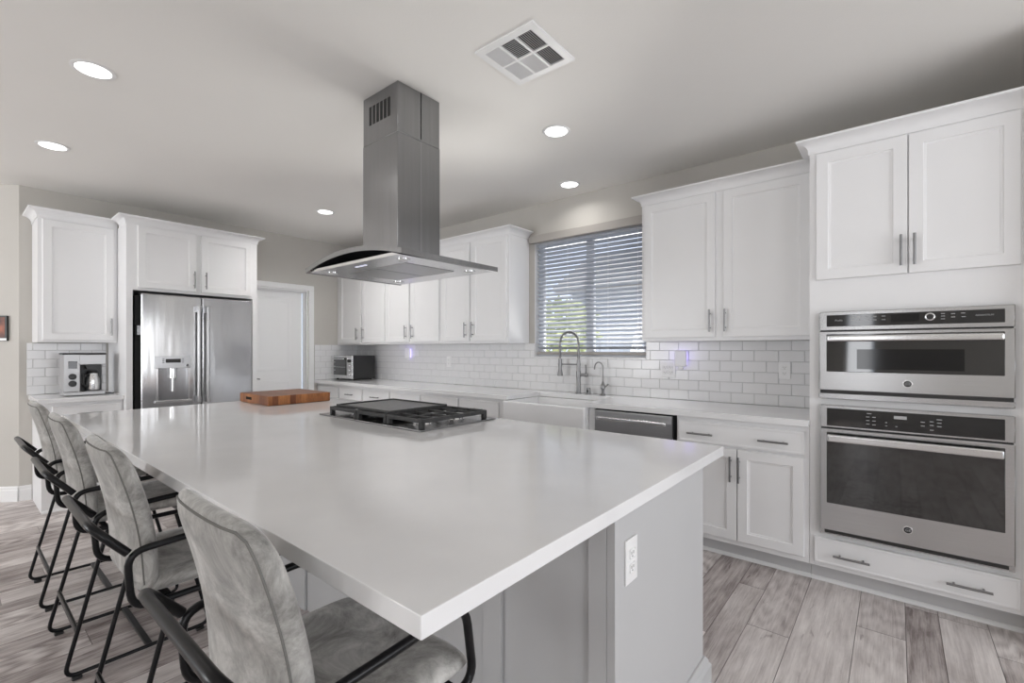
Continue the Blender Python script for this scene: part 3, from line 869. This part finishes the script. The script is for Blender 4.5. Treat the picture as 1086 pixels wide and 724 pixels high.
# ------------------------------------------------------------------ fridge wall (front faces +X; local x = world Y, local y = -world X)
R90 = PI / 2
fc = thing('refrigerator_cabinet', 'tall white cabinet surround with two doors above the refrigerator', 'tall cabinet', (-5.15, 1.0, 0), R90)
Wf = 1.072; Dp = 0.698
m = MB(); m.box(0, 0.045, 0, Dp, 0, 2.405); m.box(Wf - .045, Wf, 0, Dp, 0, 2.405); m.box(0.045, Wf - .045, 0, Dp, 1.832, 2.405)
m.build('body', 'cab', fc)
for a, b, hx in ((0.079, 0.519, 0.50), (0.562, 1.013, 0.597)):
    do = MB().shaker(a, b, 1.856, 2.398, -0.02).build('door', 'cab', fc); pull_v(hx, 1.887, 2.046, -0.02, do)
m = MB(); m.crown(0, Wf, 0.235, Dp - 0.002, True, True, 2.403, 2.475); m.build('crown_molding', 'cab', fc)

fr = thing('refrigerator', 'stainless french door refrigerator with water dispenser', 'refrigerator', (-5.13, 1.06, 0), R90)
FW = 0.95   # local width inside the surround
m = MB(); m.box(0.008, FW - .010, 0.06, 0.68, 0.02, 1.79); m.build('cabinet_body', 'dark', fr)
mid = 0.497
m = MB(); m.box(0.034, mid - .003, -0.028, 0.050, 0.74, 1.806, 0.012, 3); dl = m.build('door', 'steelv', fr)
m = MB(); m.box(mid + .003, FW - .006, -0.028, 0.050, 0.74, 1.806, 0.010, 3); drr = m.build('door', 'steelv', fr)
m = MB(); m.box(0.034, FW - .006, -0.028, 0.050, 0.06, 0.728, 0.010, 3); dfz = m.build('freezer_drawer', 'steelv', fr)
for x, p in ((mid - .037, dl), (mid + .037, drr)):
    m = MB(); m.cyl((x, -0.078, 0.82), (x, -0.078, 1.715), 0.0145, 16)
    for z in (0.845, 1.69): m.box(x - .016, x + .016, -0.088, -0.027, z - .03, z + .03, 0.004, 2)
    m.build('handle', 'steeldark', p)
m = MB(); m.cyl((0.12, -0.078, 0.66), (FW - .09, -0.078, 0.66), 0.0145, 16)
for x in (0.16, FW - .13): m.box(x - .03, x + .03, -0.088, -0.027, 0.644, 0.676, 0.004, 2)
m.build('handle', 'steelbright', dfz)
m = MB(); m.box(0.13, 0.405, -0.036, -0.0275, 1.140, 1.248, 0.003, 2); dp = m.build('dispenser', 'steeldark', dl)
MB().box(0.21, 0.325, -0.0375, -0.036, 1.19, 1.225).build('screen', 'blackglass', dp)
m = MB()
for zz in (1.222, 1.206, 1.19):
    m.box(0.185, 0.20, -0.0368, -0.036, zz, zz + .005); m.box(0.335, 0.35, -0.0368, -0.036, zz, zz + .005)
m.build('key_marks', 'slot', dp)
m = MB()  # niche with side walls, curved back and tray
m.box(0.14, 0.155, -0.034, -0.0275, 0.85, 1.140); m.box(0.383, 0.398, -0.034, -0.0275, 0.85, 1.140)
m.build('niche_trim', 'steelbright', dp)
m = MB()
for k in range(12):
    a0 = PI * k / 12; a1 = PI * (k + 1) / 12
    f = lambda a_: (0.269 - 0.112 * math.cos(a_), -0.0282 - 0.0015 * 0 + 0.0, )
    x0_, x1_ = 0.269 - 0.113 * math.cos(a0), 0.269 - 0.113 * math.cos(a1)
    y0_, y1_ = -0.0325 + 0.004 * math.sin(a0), -0.0325 + 0.004 * math.sin(a1)
    vs = [m.bm.verts.new(p) for p in ((x0_, y0_, 0.85), (x1_, y1_, 0.85), (x1_, y1_, 1.14), (x0_, y0_, 1.14))]
    m.bm.faces.new(vs)
m.build('niche', 'hood', dp)
MB().box(0.125, 0.41, -0.055, -0.0275, 0.826, 0.850, 0.003, 2).build('drip_tray', 'steelbright', dp)
m = MB(); m.lathe([(0.030, 0), (0.030, -0.085), (0.026, -0.09)], (0.262, -0.045, 1.138), 18); m.cyl((0.262, -0.045, 1.05), (0.262, -0.045, 0.93), 0.011, 12); m.build('water_spout', 'steelbright', dp)
emblem(dp, 0.378, -0.036, 1.165, 0.013)
m = MB(); m.lathe([(0.012, 0), (0.012, 0.012)], (0.030, -0.0, 1.50), 12, 'y'); m.lathe([(0.012, 0), (0.012, 0.012)], (0.030, -0.0, 1.46), 12, 'y'); m.box(0.012, 0.048, 0.0, 0.06, 1.44, 1.52)
m.build('hinge', 'nickel', fr)
m = MB(); m.box(0.03, 0.10, 0.0, 0.08, 1.790, 1.812, 0.004, 1); m.box(FW - .09, FW - .02, 0.0, 0.08, 1.790, 1.812, 0.004, 1); m.build('hinge_cover', 'black', fr)

cu = thing('upper_cabinet', 'single door white upper cabinet above the coffee maker', 'upper cabinet', (-5.47, 0.488, 1.372), R90)
Z = 1.372; Wc = 0.510
MB().box(0, Wc, 0, 0.378, 0, 2.405 - Z).build('body', 'cab', cu)
do = MB().shaker(0.028, 0.487, 1.390 - Z, 2.393 - Z, -0.02).build('door', 'cab', cu); pull_v(0.463, 1.435 - Z, 1.587 - Z, -0.02, do)
m = MB(); m.crown(0, Wc, 0.376, 0, True, False, 2.403 - Z, 2.480 - Z); m.build('crown_molding', 'cab', cu)
cb = thing('base_cabinet', 'white base cabinet with drawer under the coffee maker', 'base cabinet', (-5.25, 0.49, 0), R90)
m = MB(); m.box(0, 0.508, 0, 0.598, 0.0, 0.875); m.build('body', 'cab', cb)
dr = MB().shaker(0.06, 0.49, 0.715, 0.850, -0.02, 0.02, 0.012, 0.003, 0.006).build('drawer', 'cab', cb); pull_h(0.205, 0.365, 0.78, -0.02, dr)
do = MB().shaker(0.06, 0.49, 0.14, 0.698, -0.02).build('door', 'cab', cb); pull_v(0.455, 0.50, 0.655, -0.02, do)
MB().prism([(0.0, 0.0005), (-0.014, 0.0005), (-0.012, 0.012), (-0.004, 0.02), (0.0, 0.02)], 0, 0.508, 'x').build('shoe_molding', 'trim', cb)
tag(MB().box(XL + .0105, -5.21, 0.462, 0.9985, 0.8755, 0.914, 0.003, 2).build('quartz_countertop', 'quartz'), 'small white quartz countertop under the coffee maker', 'countertop')

# coffee maker
cm = thing('coffee_maker', 'silver and black drip coffee maker on the small counter', 'coffee maker', (-5.40, 0.635, 0.914), R90)
m = MB(); m.box(0, 0.27, 0, 0.21, 0.004, 0.035, 0.004, 1); m.box(0.0, 0.105, 0.0, 0.21, 0.035, 0.355, 0.006, 2); m.box(0.105, 0.27, 0.14, 0.21, 0.035, 0.26, 0.004, 1)
m.build('body', 'silver', cm)
m = MB(); m.box(0.100, 0.275, -0.002, 0.21, 0.265, 0.352, 0.006, 2); m.build('brew_head', 'silver', cm)
m = MB(); m.box(-0.004, 0.277, -0.002, 0.214, 0.352, 0.366, 0.004, 1); m.build('lid', 'black', cm)
m = MB(); m.box(0.107, 0.264, 0.128, 0.14, 0.035, 0.262); m.build('brew_bay', 'black', cm)
m = MB(); m.prism([(0.14, 0.262), (0.24, 0.262), (0.225, 0.225), (0.155, 0.225)], 0.03, 0.125, 'y'); m.build('filter_basket', 'black', cm)
m = MB(); m.box(0.03, 0.085, -0.004, 0.0, 0.235, 0.295, 0.002, 1); m.build('screen', 'display', cm)
for z in (0.165, 0.105):
    m = MB(); m.lathe([(0.026, 0), (0.026, 0.008), (0.020, 0.018), (0.018, 0.019)], (0.056, 0.0, z), 20, 'y'); m.build('dial', 'black', cm)
m = MB(); m.lathe([(0.035, 0), (0.045, 0.01), (0.048, 0.06), (0.046, 0.10), (0.036, 0.13), (0.034, 0.15)], (0.195, 0.065, 0.037), 24); cf = m.build('carafe', 'steelbright', cm)
MB().lathe([(0.036, 0.15), (0.038, 0.158), (0.030, 0.172)], (0.195, 0.065, 0.037), 20).build('carafe_lid', 'black', cf)
MB().tube([(0.155, 0.04, 0.175), (0.128, 0.015, 0.172), (0.122, 0.012, 0.10), (0.150, 0.035, 0.07)], 0.008, 8, fillet=0.02).build('carafe_handle', 'black', cf)
tag(MB().tube([(-5.55, 0.907, 0.920), (-5.50, 0.945, 0.919), (-5.46, 0.965, 0.919), (-5.52, 0.985, 0.919)], 0.004, 8, fillet=0.02).build('power_cord', 'black'), 'short black cord lying on the counter right of the coffee maker', 'cord')

# ------------------------------------------------------------------ island
IX0, IX1, IY0, IY1 = -3.90, -0.545, 0.45, 2.03
isl = thing('kitchen_island', 'large pale grey panelled kitchen island base', 'kitchen island', (0, 0, 0))
BX0, BX1, BY0, BY1 = -3.72, -0.60, 1.16, 1.94
m = MB(); m.box(BX0, BX1, BY0, BY1, 0.0, 0.874); m.build('body', 'island', isl)
m = MB(); m.box(BX1, -0.573, 1.128, 1.855, 0.0, 0.8745, 0.002, 1); m.build('end_wall', 'island', isl)
m = MB()
m.box(-0.655, -0.6005, 1.128, 1.16, 0.0, 0.874, 0.001, 1)
xs_ = [-1.03, -1.68, -2.33, -2.98]
m.box(BX0, -0.655, 1.146, 1.16, 0.80, 0.874)
for x in xs_: m.box(x - .04, x + .04, 1.146, 1.16, 0.0, 0.80, 0.002, 1)
m.box(BX0, BX0 + .08, 1.146, 1.16, 0.0, 0.80)
m.build('back_panel', 'island', isl)
# base moulding round the end wall
m = MB()
def bb(m, pts, closed=False):
    prof = [(0, 0.0005), (0.036, 0.0005), (0.034, 0.014), (0.026, 0.020), (0.024, 0.022), (0.024, 0.098), (0.015, 0.108), (0.015, 0.116), (0.006, 0.130), (0, 0.130)]
    rows = []
    for i, p in enumerate(pts):
        p = Vector((*p, 0))
        ds = []
        if i > 0: ds.append((p - Vector((*pts[i - 1], 0))).normalized())
        if i < len(pts) - 1: ds.append((Vector((*pts[i + 1], 0)) - p).normalized())
        ns_ = [Vector((d.y, -d.x, 0)) for d in ds]
        n = ns_[0] if len(ns_) == 1 else (ns_[0] + ns_[1]) / (1 + ns_[0].dot(ns_[1]))
        rows.append([m.bm.verts.new(p + n * o + Vector((0, 0, z))) for o, z in prof])
    for A, B in zip(rows, rows[1:]):
        for i in range(len(prof)):
            j = (i + 1) % len(prof); m.bm.faces.new((A[i], A[j], B[j], B[i]))
    m.bm.faces.new(rows[0][::-1]); m.bm.faces.new(rows[-1])
bb(m, [(-0.652, 1.1275), (-0.5725, 1.1275), (-0.5725, 1.8555), (-0.66, 1.8555)])
m.build('base_molding', 'island', isl)
tag(MB().box(IX0, IX1, IY0, IY1, 0.8755, 0.914, 0.003, 2).build('island_countertop', 'quartz'), 'huge white polished quartz top of the kitchen island', 'countertop')

def outlet(label, loc, rz, kind='duplex', w=0.072, h=0.118):
    t = thing('wall_outlet', label, 'outlet', loc, rz)
    MB().box(-w / 2, w / 2, -0.006, 0.0, -h / 2, h / 2, 0.002, 2).build('cover_plate', 'plate', t)
    xs = (0,) if w < 0.1 else (-0.023, 0.023)
    for x in xs:
        for z in (0.0195, -0.0195):
            so = MB().box(x - .0165, x + .0165, -0.0078, -0.006, z - .0135, z + .0135, 0.004, 2).build('socket', 'plate', t)
            m = MB(); m.box(x - .007, x - .005, -0.0083, -0.0078, z - .002, z + .006); m.box(x + .005, x + .007, -0.0083, -0.0078, z - .002, z + .006); m.cyl((x, -0.0083, z - .008), (x, -0.0078, z - .008), 0.0022, 8)
            m.build('slots', 'slot', so)
    return t
outlet('white duplex outlet on the end wall of the island', (-0.5728, 1.215, 0.725), R90, h=0.122)
outlet('white duplex outlet on the tile backsplash nearest the ovens', (-0.593, YW - .0105, 1.166), 0)
outlet('white double outlet plate behind the plug-in night light nearest the window', (-1.41, YW - .0105, 1.148), 0, w=0.118)
outlet('pale outlet on the tile backsplash right of the toaster oven', (-3.97, YW - .0105, 1.17), 0)

# plug-in night lights
def night_light(label, x, z):
    t = thing('night_light', label, 'night light', (x, YW - .0195, z))
    MB().box(-0.048, 0.048, -0.030, -0.012, -0.062, 0.066, 0.010, 3).build('housing', 'plate', t)
    MB().box(-0.040, 0.040, -0.012, -0.004, -0.050, 0.056).build('led_ring', 'violet', t)
    MB().box(-0.018, 0.018, -0.018, 0.0, -0.085, -0.060, 0.003, 1).build('plug', 'plate', t)
    l = bpy.data.lights.new('night_glow', 'POINT'); l.energy = 0.03; l.color = (0.48, 0.38, 1.0); l.shadow_soft_size = 0.05
    for dx in (-0.075, 0.075):
        o = bpy.data.objects.new('night_glow', l); COL.objects.link(o); o.parent = t; o.location = (dx, -0.045, 0.03)
    return t
night_light('small white plug-in night light glowing violet under the cabinet right of the window', -1.302, 1.238)
night_light('small white plug-in night light glowing violet right of the toaster oven', -4.69, 1.262)

# ------------------------------------------------------------------ cooktop
ck = thing('gas_cooktop', 'stainless gas cooktop with black grates set in the island', 'cooktop', (-2.23, 1.715, 0.914))
MB().box(-0.465, 0.480, -0.275, 0.270, 0.0003, 0.009, 0.003, 2).build('tray', 'hood', ck)
burn = [(-0.255, -0.12), (-0.255, 0.11), (0.026, -0.01), (0.31, -0.12), (0.31, 0.11)]
for (x, y) in burn:
    bu = MB().lathe([(0.055, 0.009), (0.052, 0.016), (0.040, 0.018), (0.038, 0.024)], (x, y, 0), 24).build('burner', 'steelbright', ck)
    MB().lathe([(0.034, 0.024), (0.034, 0.030), (0.030, 0.033)], (x, y, 0), 24).build('burner_cap', 'iron', bu)
def grate(x0, x1, y0, y1, bx):
    m = MB(); z0, z1 = 0.042, 0.056; w_ = 0.011
    m.box(x0, x1, y0, y0 + w_, z0 - .006, z1, 0.002, 1); m.box(x0, x1, y1 - w_, y1, z0 - .006, z1, 0.002, 1)
    m.box(x0, x0 + w_, y0 + w_, y1 - w_, z0 - .006, z1 - .0005); m.box(x1 - w_, x1, y0 + w_, y1 - w_, z0 - .006, z1 - .0005)
    for k in (1, 2, 3, 4):
        y = y0 + (y1 - y0) * k / 5
        m.box(x0 + w_, x1 - w_, y - .005, y + .005, z0, z1 - .001)
    xm = (x0 + x1) / 2
    m.box(xm - .005, xm + .005, y0 + w_, y1 - w_, z0 - .001, z1 - .002)
    for x in (x0 + .012, x1 - .012):
        for y in (y0 + .012, y1 - .012): m.box(x - .012, x + .012, y - .012, y + .012, 0.0092, z0, 0.002, 1)
    return m.build('grate', 'iron', ck)
for a, b in ((-0.395, -0.118), (-0.113, 0.164), (0.169, 0.452)): grate(a, b, -0.245, 0.225, 0)
gd = thing('griddle_plate', 'dark flat griddle plate lying on the cooktop grates', 'griddle', (-2.33, 1.70, 0.9703))
m = MB(); m.box(-0.2518, 0.2518, -0.1968, 0.1968, 0.0, 0.006); m.build('plate', 'griddle', gd)
m = MB()
for (a, b, c, d_) in ((-0.262, 0.262, -0.207, -0.197), (-0.262, 0.262, 0.197, 0.207), (-0.262, -0.252, -0.197, 0.197), (0.252, 0.262, -0.197, 0.197)): m.box(a, b, c, d_, 0.0, 0.014, 0.002, 1)
m.build('rim', 'iron', gd)

# cutting board
cbd = thing('cutting_board', 'thick reddish brown end-grain butcher block cutting board on the island', 'cutting board', (-3.625, 1.665, 0.914))
m = MB()
m.box(-0.245, 0.245, -0.232, 0.232, 0.001, 0.068, 0.006, 2)
m.bm.faces.ensure_lookup_table()
for f in m.bm.faces:
    f.material_index = 1 if f.calc_center_median().z > 0.0675 else 0
m.build('block', ['board_side', 'board_top'], cbd)
m = MB(); m.box(-0.13, -0.03, -0.2325, -0.2318, 0.026, 0.046, 0.0003, 1); m.build('hand_slot', 'slot', cbd)

# toaster oven
to = thing('toaster_oven', 'black and silver toaster oven in the counter corner', 'toaster oven', (-5.55, 3.30, 0.914))
m = MB(); m.box(-0.225, 0.225, 0.0, 0.32, 0.018, 0.318, 0.008, 2); m.build('casing', 'black', to)
m = MB(); m.box(-0.225, 0.225, -0.014, 0.0, 0.020, 0.318, 0.004, 2); fp = m.build('front_panel', 'steelbright', to)
dg = MB().box(-0.205, 0.085, -0.022, -0.014, 0.062, 0.292, 0.003, 1).build('glass_door', 'ovenglass', to)
m = MB(); m.cyl((-0.19, -0.045, 0.275), (0.07, -0.045, 0.275), 0.007, 10)
for x in (-0.18, 0.06): m.cyl((x, -0.045, 0.275), (x, -0.02, 0.275), 0.005, 8)
m.build('handle', 'steelbright', dg)
m = MB()
for z in (0.12, 0.17, 0.225):
    m.box(-0.20, -0.165, -0.0228, -0.022, z, z + .012); 
m.build('rack_ends', 'steelbright', dg)
MB().box(-0.20, 0.08, -0.0226, -0.022, 0.165, 0.171).build('wire_rack', 'steelbright', dg)
for z in (0.25, 0.19, 0.13, 0.075):
    m = MB(); m.lathe([(0.022, 0.014), (0.020, 0.032), (0.017, 0.034)], (0.155, 0.0, z), 18, 'y'); m.build('knob', 'black' if z > .23 else 'steelbright', to)
for x in (-0.19, 0.19):
    for y in (0.03, 0.28): MB().cyl((x, y, 0.0), (x, y, 0.02), 0.014, 12).build('foot', 'black', to)

# ------------------------------------------------------------------ range hood
hd = thing('range_hood', 'stainless steel island range hood hanging from the ceiling above the cooktop', 'range hood', (-2.19, 1.66, 1.74))
Z = 1.74
m = MB(); m.box(-0.155, 0.165, -0.145, 0.150, 0.075, 2.46 - Z, 0.002, 1); ch = m.build('chimney', 'hood', hd)
m = MB(); m.box(-0.1535, 0.1635, -0.1435, 0.1485, 2.46 - Z, HC - Z - .001, 0.002, 1); cu_ = m.build('chimney_extension', 'hood', hd)
m = MB()
for k in range(6):
    for j in range(9):
        x = -0.095 + k * 0.034; z = 2.565 - Z + j * 0.0115
        m.box(x, x + 0.024, -0.1442, -0.1430, z, z + 0.0085)
m.build('exhaust_grille', 'slot', cu_)
m = MB(); m.box(0.1630, 0.1642, 0.010, 0.016, 2.47 - Z, HC - Z - .002); m.build('seam', 'slot', cu_)
m = MB(); m.box(0.1648, 0.1656, 0.012, 0.0135, 0.08, 2.46 - Z); m.build('seam', 'steelbright', ch)
# curved canopy
n = 24; hx, hy = 0.445, 0.335
def zc(x): return 0.058 * (1 - (x / hx) ** 2)
m = MB(); cols = []
for i in range(n + 1):
    x = -hx + 2 * hx * i / n
    z1 = 0.036 + zc(x); z0 = 0.010 + zc(x)
    cols.append([m.bm.verts.new(p) for p in ((x, -hy, z0), (x, -hy, z1), (x, hy, z1), (x, hy, z0))])
for A, B in zip(cols, cols[1:]):
    for k in range(4):
        l = (k + 1) % 4; m.bm.faces.new((A[k], A[l], B[l], B[k]))
m.bm.faces.new(cols[0]); m.bm.faces.new(cols[-1][::-1])
m.build('canopy', 'hood', hd, ang=50)
m = MB(); m.prism([(-0.415, 0.012), (0.415, 0.012), (0.36, 0.027), (-0.36, 0.027)], -hy + 0.012, hy - 0.012, 'y'); pan = m.build('bottom_panel', 'steelbright', hd)
for x0, x1 in ((-0.26, -0.005), (0.005, 0.26)): MB().box(x0, x1, -0.17, 0.17, 0.0095, 0.0118).build('grease_filter', 'mesh', pan)
for x in (-0.325, 0.325):
    for y in (-0.23, 0.23):
        la = MB().lathe([(0.033, 0.0), (0.033, -0.003), (0.027, -0.004)], (x, y, 0.0118), 20).build('lamp_ring', 'steelbright', pan)
        MB().lathe([(0.024, -0.0042), (0.024, -0.005)], (x, y, 0.0118), 20).build('lamp_glass', 'plate', la)
m = MB(); m.box(-0.05, 0.05, -0.262, -0.252, 0.0095, 0.0118); m.build('control_strip', 'led', pan)

# ------------------------------------------------------------------ ceiling fixtures
def can(label, x, y, p=1.0):
    t = thing('recessed_light', label, 'ceiling light', (x, y, HC), 0, 'recessed ceiling lights')
    MB().lathe([(0.090, -0.0005), (0.090, -0.003), (0.084, -0.0055), (0.072, -0.0045), (0.072, -0.001)], n=32).build('trim_ring', 'trim', t)
    MB().lathe([(0.0715, -0.0015), (0.0715, -0.0042), (0.05, -0.005)], n=32).build('lens', 'lens', t)
    l = bpy.data.lights.new('can_lamp', 'AREA'); l.shape = 'DISK'; l.size = 0.135; l.energy = CAN_POWER * p; l.color = (1, 0.985, 0.96); l.spread = math.radians(150)
    o = bpy.data.objects.new('can_lamp', l); COL.objects.link(o); o.parent = t; o.location = (0, 0, -0.012)
    return t
can('recessed ceiling light at the upper left, nearest the camera', -3.148, 0.481)
can('recessed ceiling light over the far stools, nearest the coffee maker cabinet', -4.54, 0.48)
can('recessed ceiling light behind the range hood, in front of the interior door', -4.545, 2.496, 8)
can('recessed ceiling light right of the range hood, below the air vent', -1.706, 2.528)
can('recessed ceiling light closest to the wall above the kitchen window', -2.169, 3.417, 1.3)
vt = thing('ceiling_vent', 'square white louvered ceiling air vent with six panels', 'air vent', (-1.38, 1.78, HC))
m = MB(); a = 0.1725
for (x0, x1, y0, y1) in ((-a, a, -a, -a + .036), (-a, a, a - .036, a), (-a, -a + .036, -a + .036, a - .036), (a - .036, a, -a + .036, a - .036)): m.box(x0, x1, y0, y1, -0.009, -0.0005)
for x in (-0.047, 0.047): m.box(x - .006, x + .006, -a + .036, a - .036, -0.0088, -0.0005)
for x0, x1 in ((-a + .036, -0.053), (-0.041, 0.041), (0.053, a - .036)): m.box(x0, x1, -0.006, 0.006, -0.0088, -0.0005)
for sx in (-1, 1):
    for sy in (-1, 1): m.cyl((sx * 0.10, sy * 0.153, -0.0105), (sx * 0.10, sy * 0.153, -0.009), 0.004, 8)
m.build('frame', 'trim', vt)
MB().box(-a + .036, a - .036, -a + .036, a - .036, -0.0012, -0.0004).build('duct', 'dark', vt)
for ix, (x0, x1) in enumerate(((-0.1365, -0.053), (-0.041, 0.041), (0.053, 0.1365))):
    for iy, (y0, y1) in enumerate(((-0.1365, -0.006), (0.006, 0.1365))):
        m = MB(); cnt = 12 if ix == 1 else 8
        for k in range(cnt):
            h = 0.0031
            if ix == 1:
                y = y0 + (y1 - y0) * (k + .5) / cnt; s_ = 1 if iy == 0 else -1
                m.prism([(y - h * s_, -0.0085), (y - (h - .001) * s_, -0.009), (y + h * s_, -0.0022), (y + (h - .001) * s_, -0.0017)], x0, x1, 'x')
            else:
                x = x0 + (x1 - x0) * (k + .5) / cnt; s_ = 1 if ix == 0 else -1
                m.prism([(x - h * s_, -0.0085), (x - (h - .001) * s_, -0.009), (x + h * s_, -0.0022), (x + (h - .001) * s_, -0.0017)], y0, y1, 'y')
        m.build('louver', 'trim', vt)

# ------------------------------------------------------------------ framed picture at the left edge
pc = thing('framed_picture', 'small dark framed picture on the wall at the far left edge', 'picture', (XL - 0.090, 0.41 - 0.090, 1.492), math.radians(45))
# local -y faces the room
MB().box(-0.16, 0.05, -0.022, -0.002, -0.108, 0.108, 0.003, 1).build('frame', 'black', pc)
MB().box(-0.145, 0.035, -0.0235, -0.022, -0.080, 0.095).build('artwork', 'art', pc)
MB().box(-0.158, 0.048, -0.0232, -0.022, -0.104, -0.086).build('mat', 'plate', pc)

# ------------------------------------------------------------------ counter stools
def make_stool():
    t = thing('counter_stool', 'stool', 'stool')
    # backrest: rounded, slightly wrapped, leaning back
    m = MB(); NU, NV = 18, 26
    zb, zt, r = 0.590, 1.035, 0.075
    def hwid(z):
        k = (z - zb) / (zt - zb)
        base = 0.218 - 0.020 * k
        dz = zt - z
        if dz < r: base = base - r + math.sqrt(max(0, r * r - (r - dz) ** 2))
        return base
    def yc(z):
        k = (z - zb) / (zt - zb)
        return 0.372 + 0.012 * math.sin(k * PI) - 0.075 * k ** 1.6
    zs = []
    for j in range(NV + 1):
        b = j / NV; zs.append(zb + (zt - zb) * (1 - (1 - b) ** 1.5))
    def pt(a, z, side):
        T = 0.030
        th = T * (1 - abs(a) ** 7) ** 0.5
        k = (z - zb) / (zt - zb)
        th *= (1 - k ** 14) ** 0.5 * (1 - (1 - k) ** 14) ** 0.5
        x = a * hwid(z)
        return Vector((x, yc(z) + 0.30 * x * x + side * th, z))
    As = [math.sin(PI / 2 * (-1 + 2 * i / NU)) for i in range(NU + 1)]
    G = {}
    for side in (-1, 1):
        for j, z in enumerate(zs):
            for i, a in enumerate(As):
                if side == 1 and (i in (0, NU) or j in (0, NV)): G[side, i, j] = G[-1, i, j]
                else: G[side, i, j] = m.bm.verts.new(pt(a, z, side))
    for side in (-1, 1):
        for j in range(NV):
            for i in range(NU):
                q_ = [G[side, i, j], G[side, i + 1, j], G[side, i + 1, j + 1], G[side, i, j + 1]]
                if side == 1: q_ = q_[::-1]
                try: m.bm.faces.new(q_)
                except ValueError: pass
    bk = m.build('backrest', 'suede', t, ang=75)
    m = MB()
    ztop = zt - 0.016
    zz = [z for z in zs[1:] if z < ztop - 0.004]
    pts = [pt(-0.93, z, -1) for z in zz] + [pt(a, ztop, -1) for a in (-0.86, -0.6, -0.3, 0, 0.3, 0.6, 0.86)] + [pt(0.93, z, -1) for z in zz[::-1]]
    m.tube(pts, 0.0026, 6); m.build('piping', 'piping', bk)
    # seat cushion
    m = MB(); NU, NV = 16, 18
    x_, y0, y1 = 0.222, 0.352, 0.765
    def sp_(a, b, side):
        th = 0.030 * (1 - abs(a) ** 8) ** 0.5 * (1 - abs(b) ** 10) ** 0.5
        sx = x_ * (1 - 0.07 * abs(b) ** 6)
        x = a * sx; y = (y0 + y1) / 2 + b * (y1 - y0) / 2 * (1 - 0.05 * abs(a) ** 6)
        z = 0.618 + side * th + (0.010 * (1 - a * a) * -1 if side > 0 else 0) - (0.012 * max(0, b) ** 4)
        return Vector((x, y, z))
    Bs = [math.sin(PI / 2 * (-1 + 2 * i / NV)) for i in range(NV + 1)]; As = [math.sin(PI / 2 * (-1 + 2 * i / NU)) for i in range(NU + 1)]
    G = {}
    for side in (-1, 1):
        for j, b in enumerate(Bs):
            for i, a in enumerate(As):
                if side == 1 and (i in (0, NU) or j in (0, NV)): G[side, i, j] = G[-1, i, j]
                else: G[side, i, j] = m.bm.verts.new(sp_(a, b, side))
    for side in (-1, 1):
        for j in range(NV):
            for i in range(NU):
                q_ = [G[side, i, j], G[side, i + 1, j], G[side, i + 1, j + 1], G[side, i, j + 1]]
                try: m.bm.faces.new(q_ if side == 1 else q_[::-1])
                except ValueError: pass
    m.build('seat', 'suede', t, ang=75)
    R_ = 0.0098
    for s in (-1, 1):
        m = MB()   # arm and side loop
        m.tube([(s * .236, 0.322, 0.742), (s * .240, 0.50, 0.752), (s * .236, 0.715, 0.762), (s * .232, 0.745, 0.578), (s * .232, 0.335, 0.578)], R_, 10, closed=True, fillet=0.05)
        m.build('side_frame', 'blackmetal', t)
        m = MB()   # sled leg: rear leg, runner, front leg
        m.tube([(s * .226, 0.432, 0.578), (s * .228, 0.296, 0.020), (s * .228, 0.80, 0.020), (s * .226, 0.665, 0.578)], 0.0077, 10, fillet=0.045)
        lg = m.build('leg', 'blackmetal', t)
        for y in (0.335, 0.76): MB().box(s * .228 - .011, s * .228 + .011, y - .016, y + .016, 0.0005, 0.014, 0.003, 1).build('foot_pad', 'black', lg)
    m = MB(); m.tube([(-.236, 0.325, 0.742), (-.222, 0.250, 0.828), (.222, 0.250, 0.828), (.236, 0.325, 0.742)], 0.0115, 12, fillet=0.055); m.build('back_rail', 'blackmetal', t)
    MB().box(-0.226, 0.226, 0.328, 0.340, 0.182, 0.206, 0.003, 1).build('stretcher', 'blackmetal', t)
    MB().box(-0.226, 0.226, 0.557, 0.583, 0.014, 0.026, 0.003, 1).build('stretcher', 'blackmetal', t)
    for y in (0.42, 0.69): MB().box(-0.222, 0.222, y - .012, y + .012, 0.570, 0.588, 0.002, 1).build('seat_support', 'blackmetal', t)
    return t
st0 = make_stool()
SL = ('grey suede counter stool with black metal frame nearest the camera', 'grey suede counter stool second from the camera', 'grey suede counter stool second from the coffee maker, third from the camera', 'grey suede counter stool farthest from the camera, nearest the coffee maker')
SX = (-0.955, -1.89, -2.745, -3.51)
for i in range(4):
    o = st0 if i == 0 else copy_tree(st0)
    o.location = (SX[i], 0, 0)
    o['label'] = SL[i]; o['group'] = 'counter stools along the island'
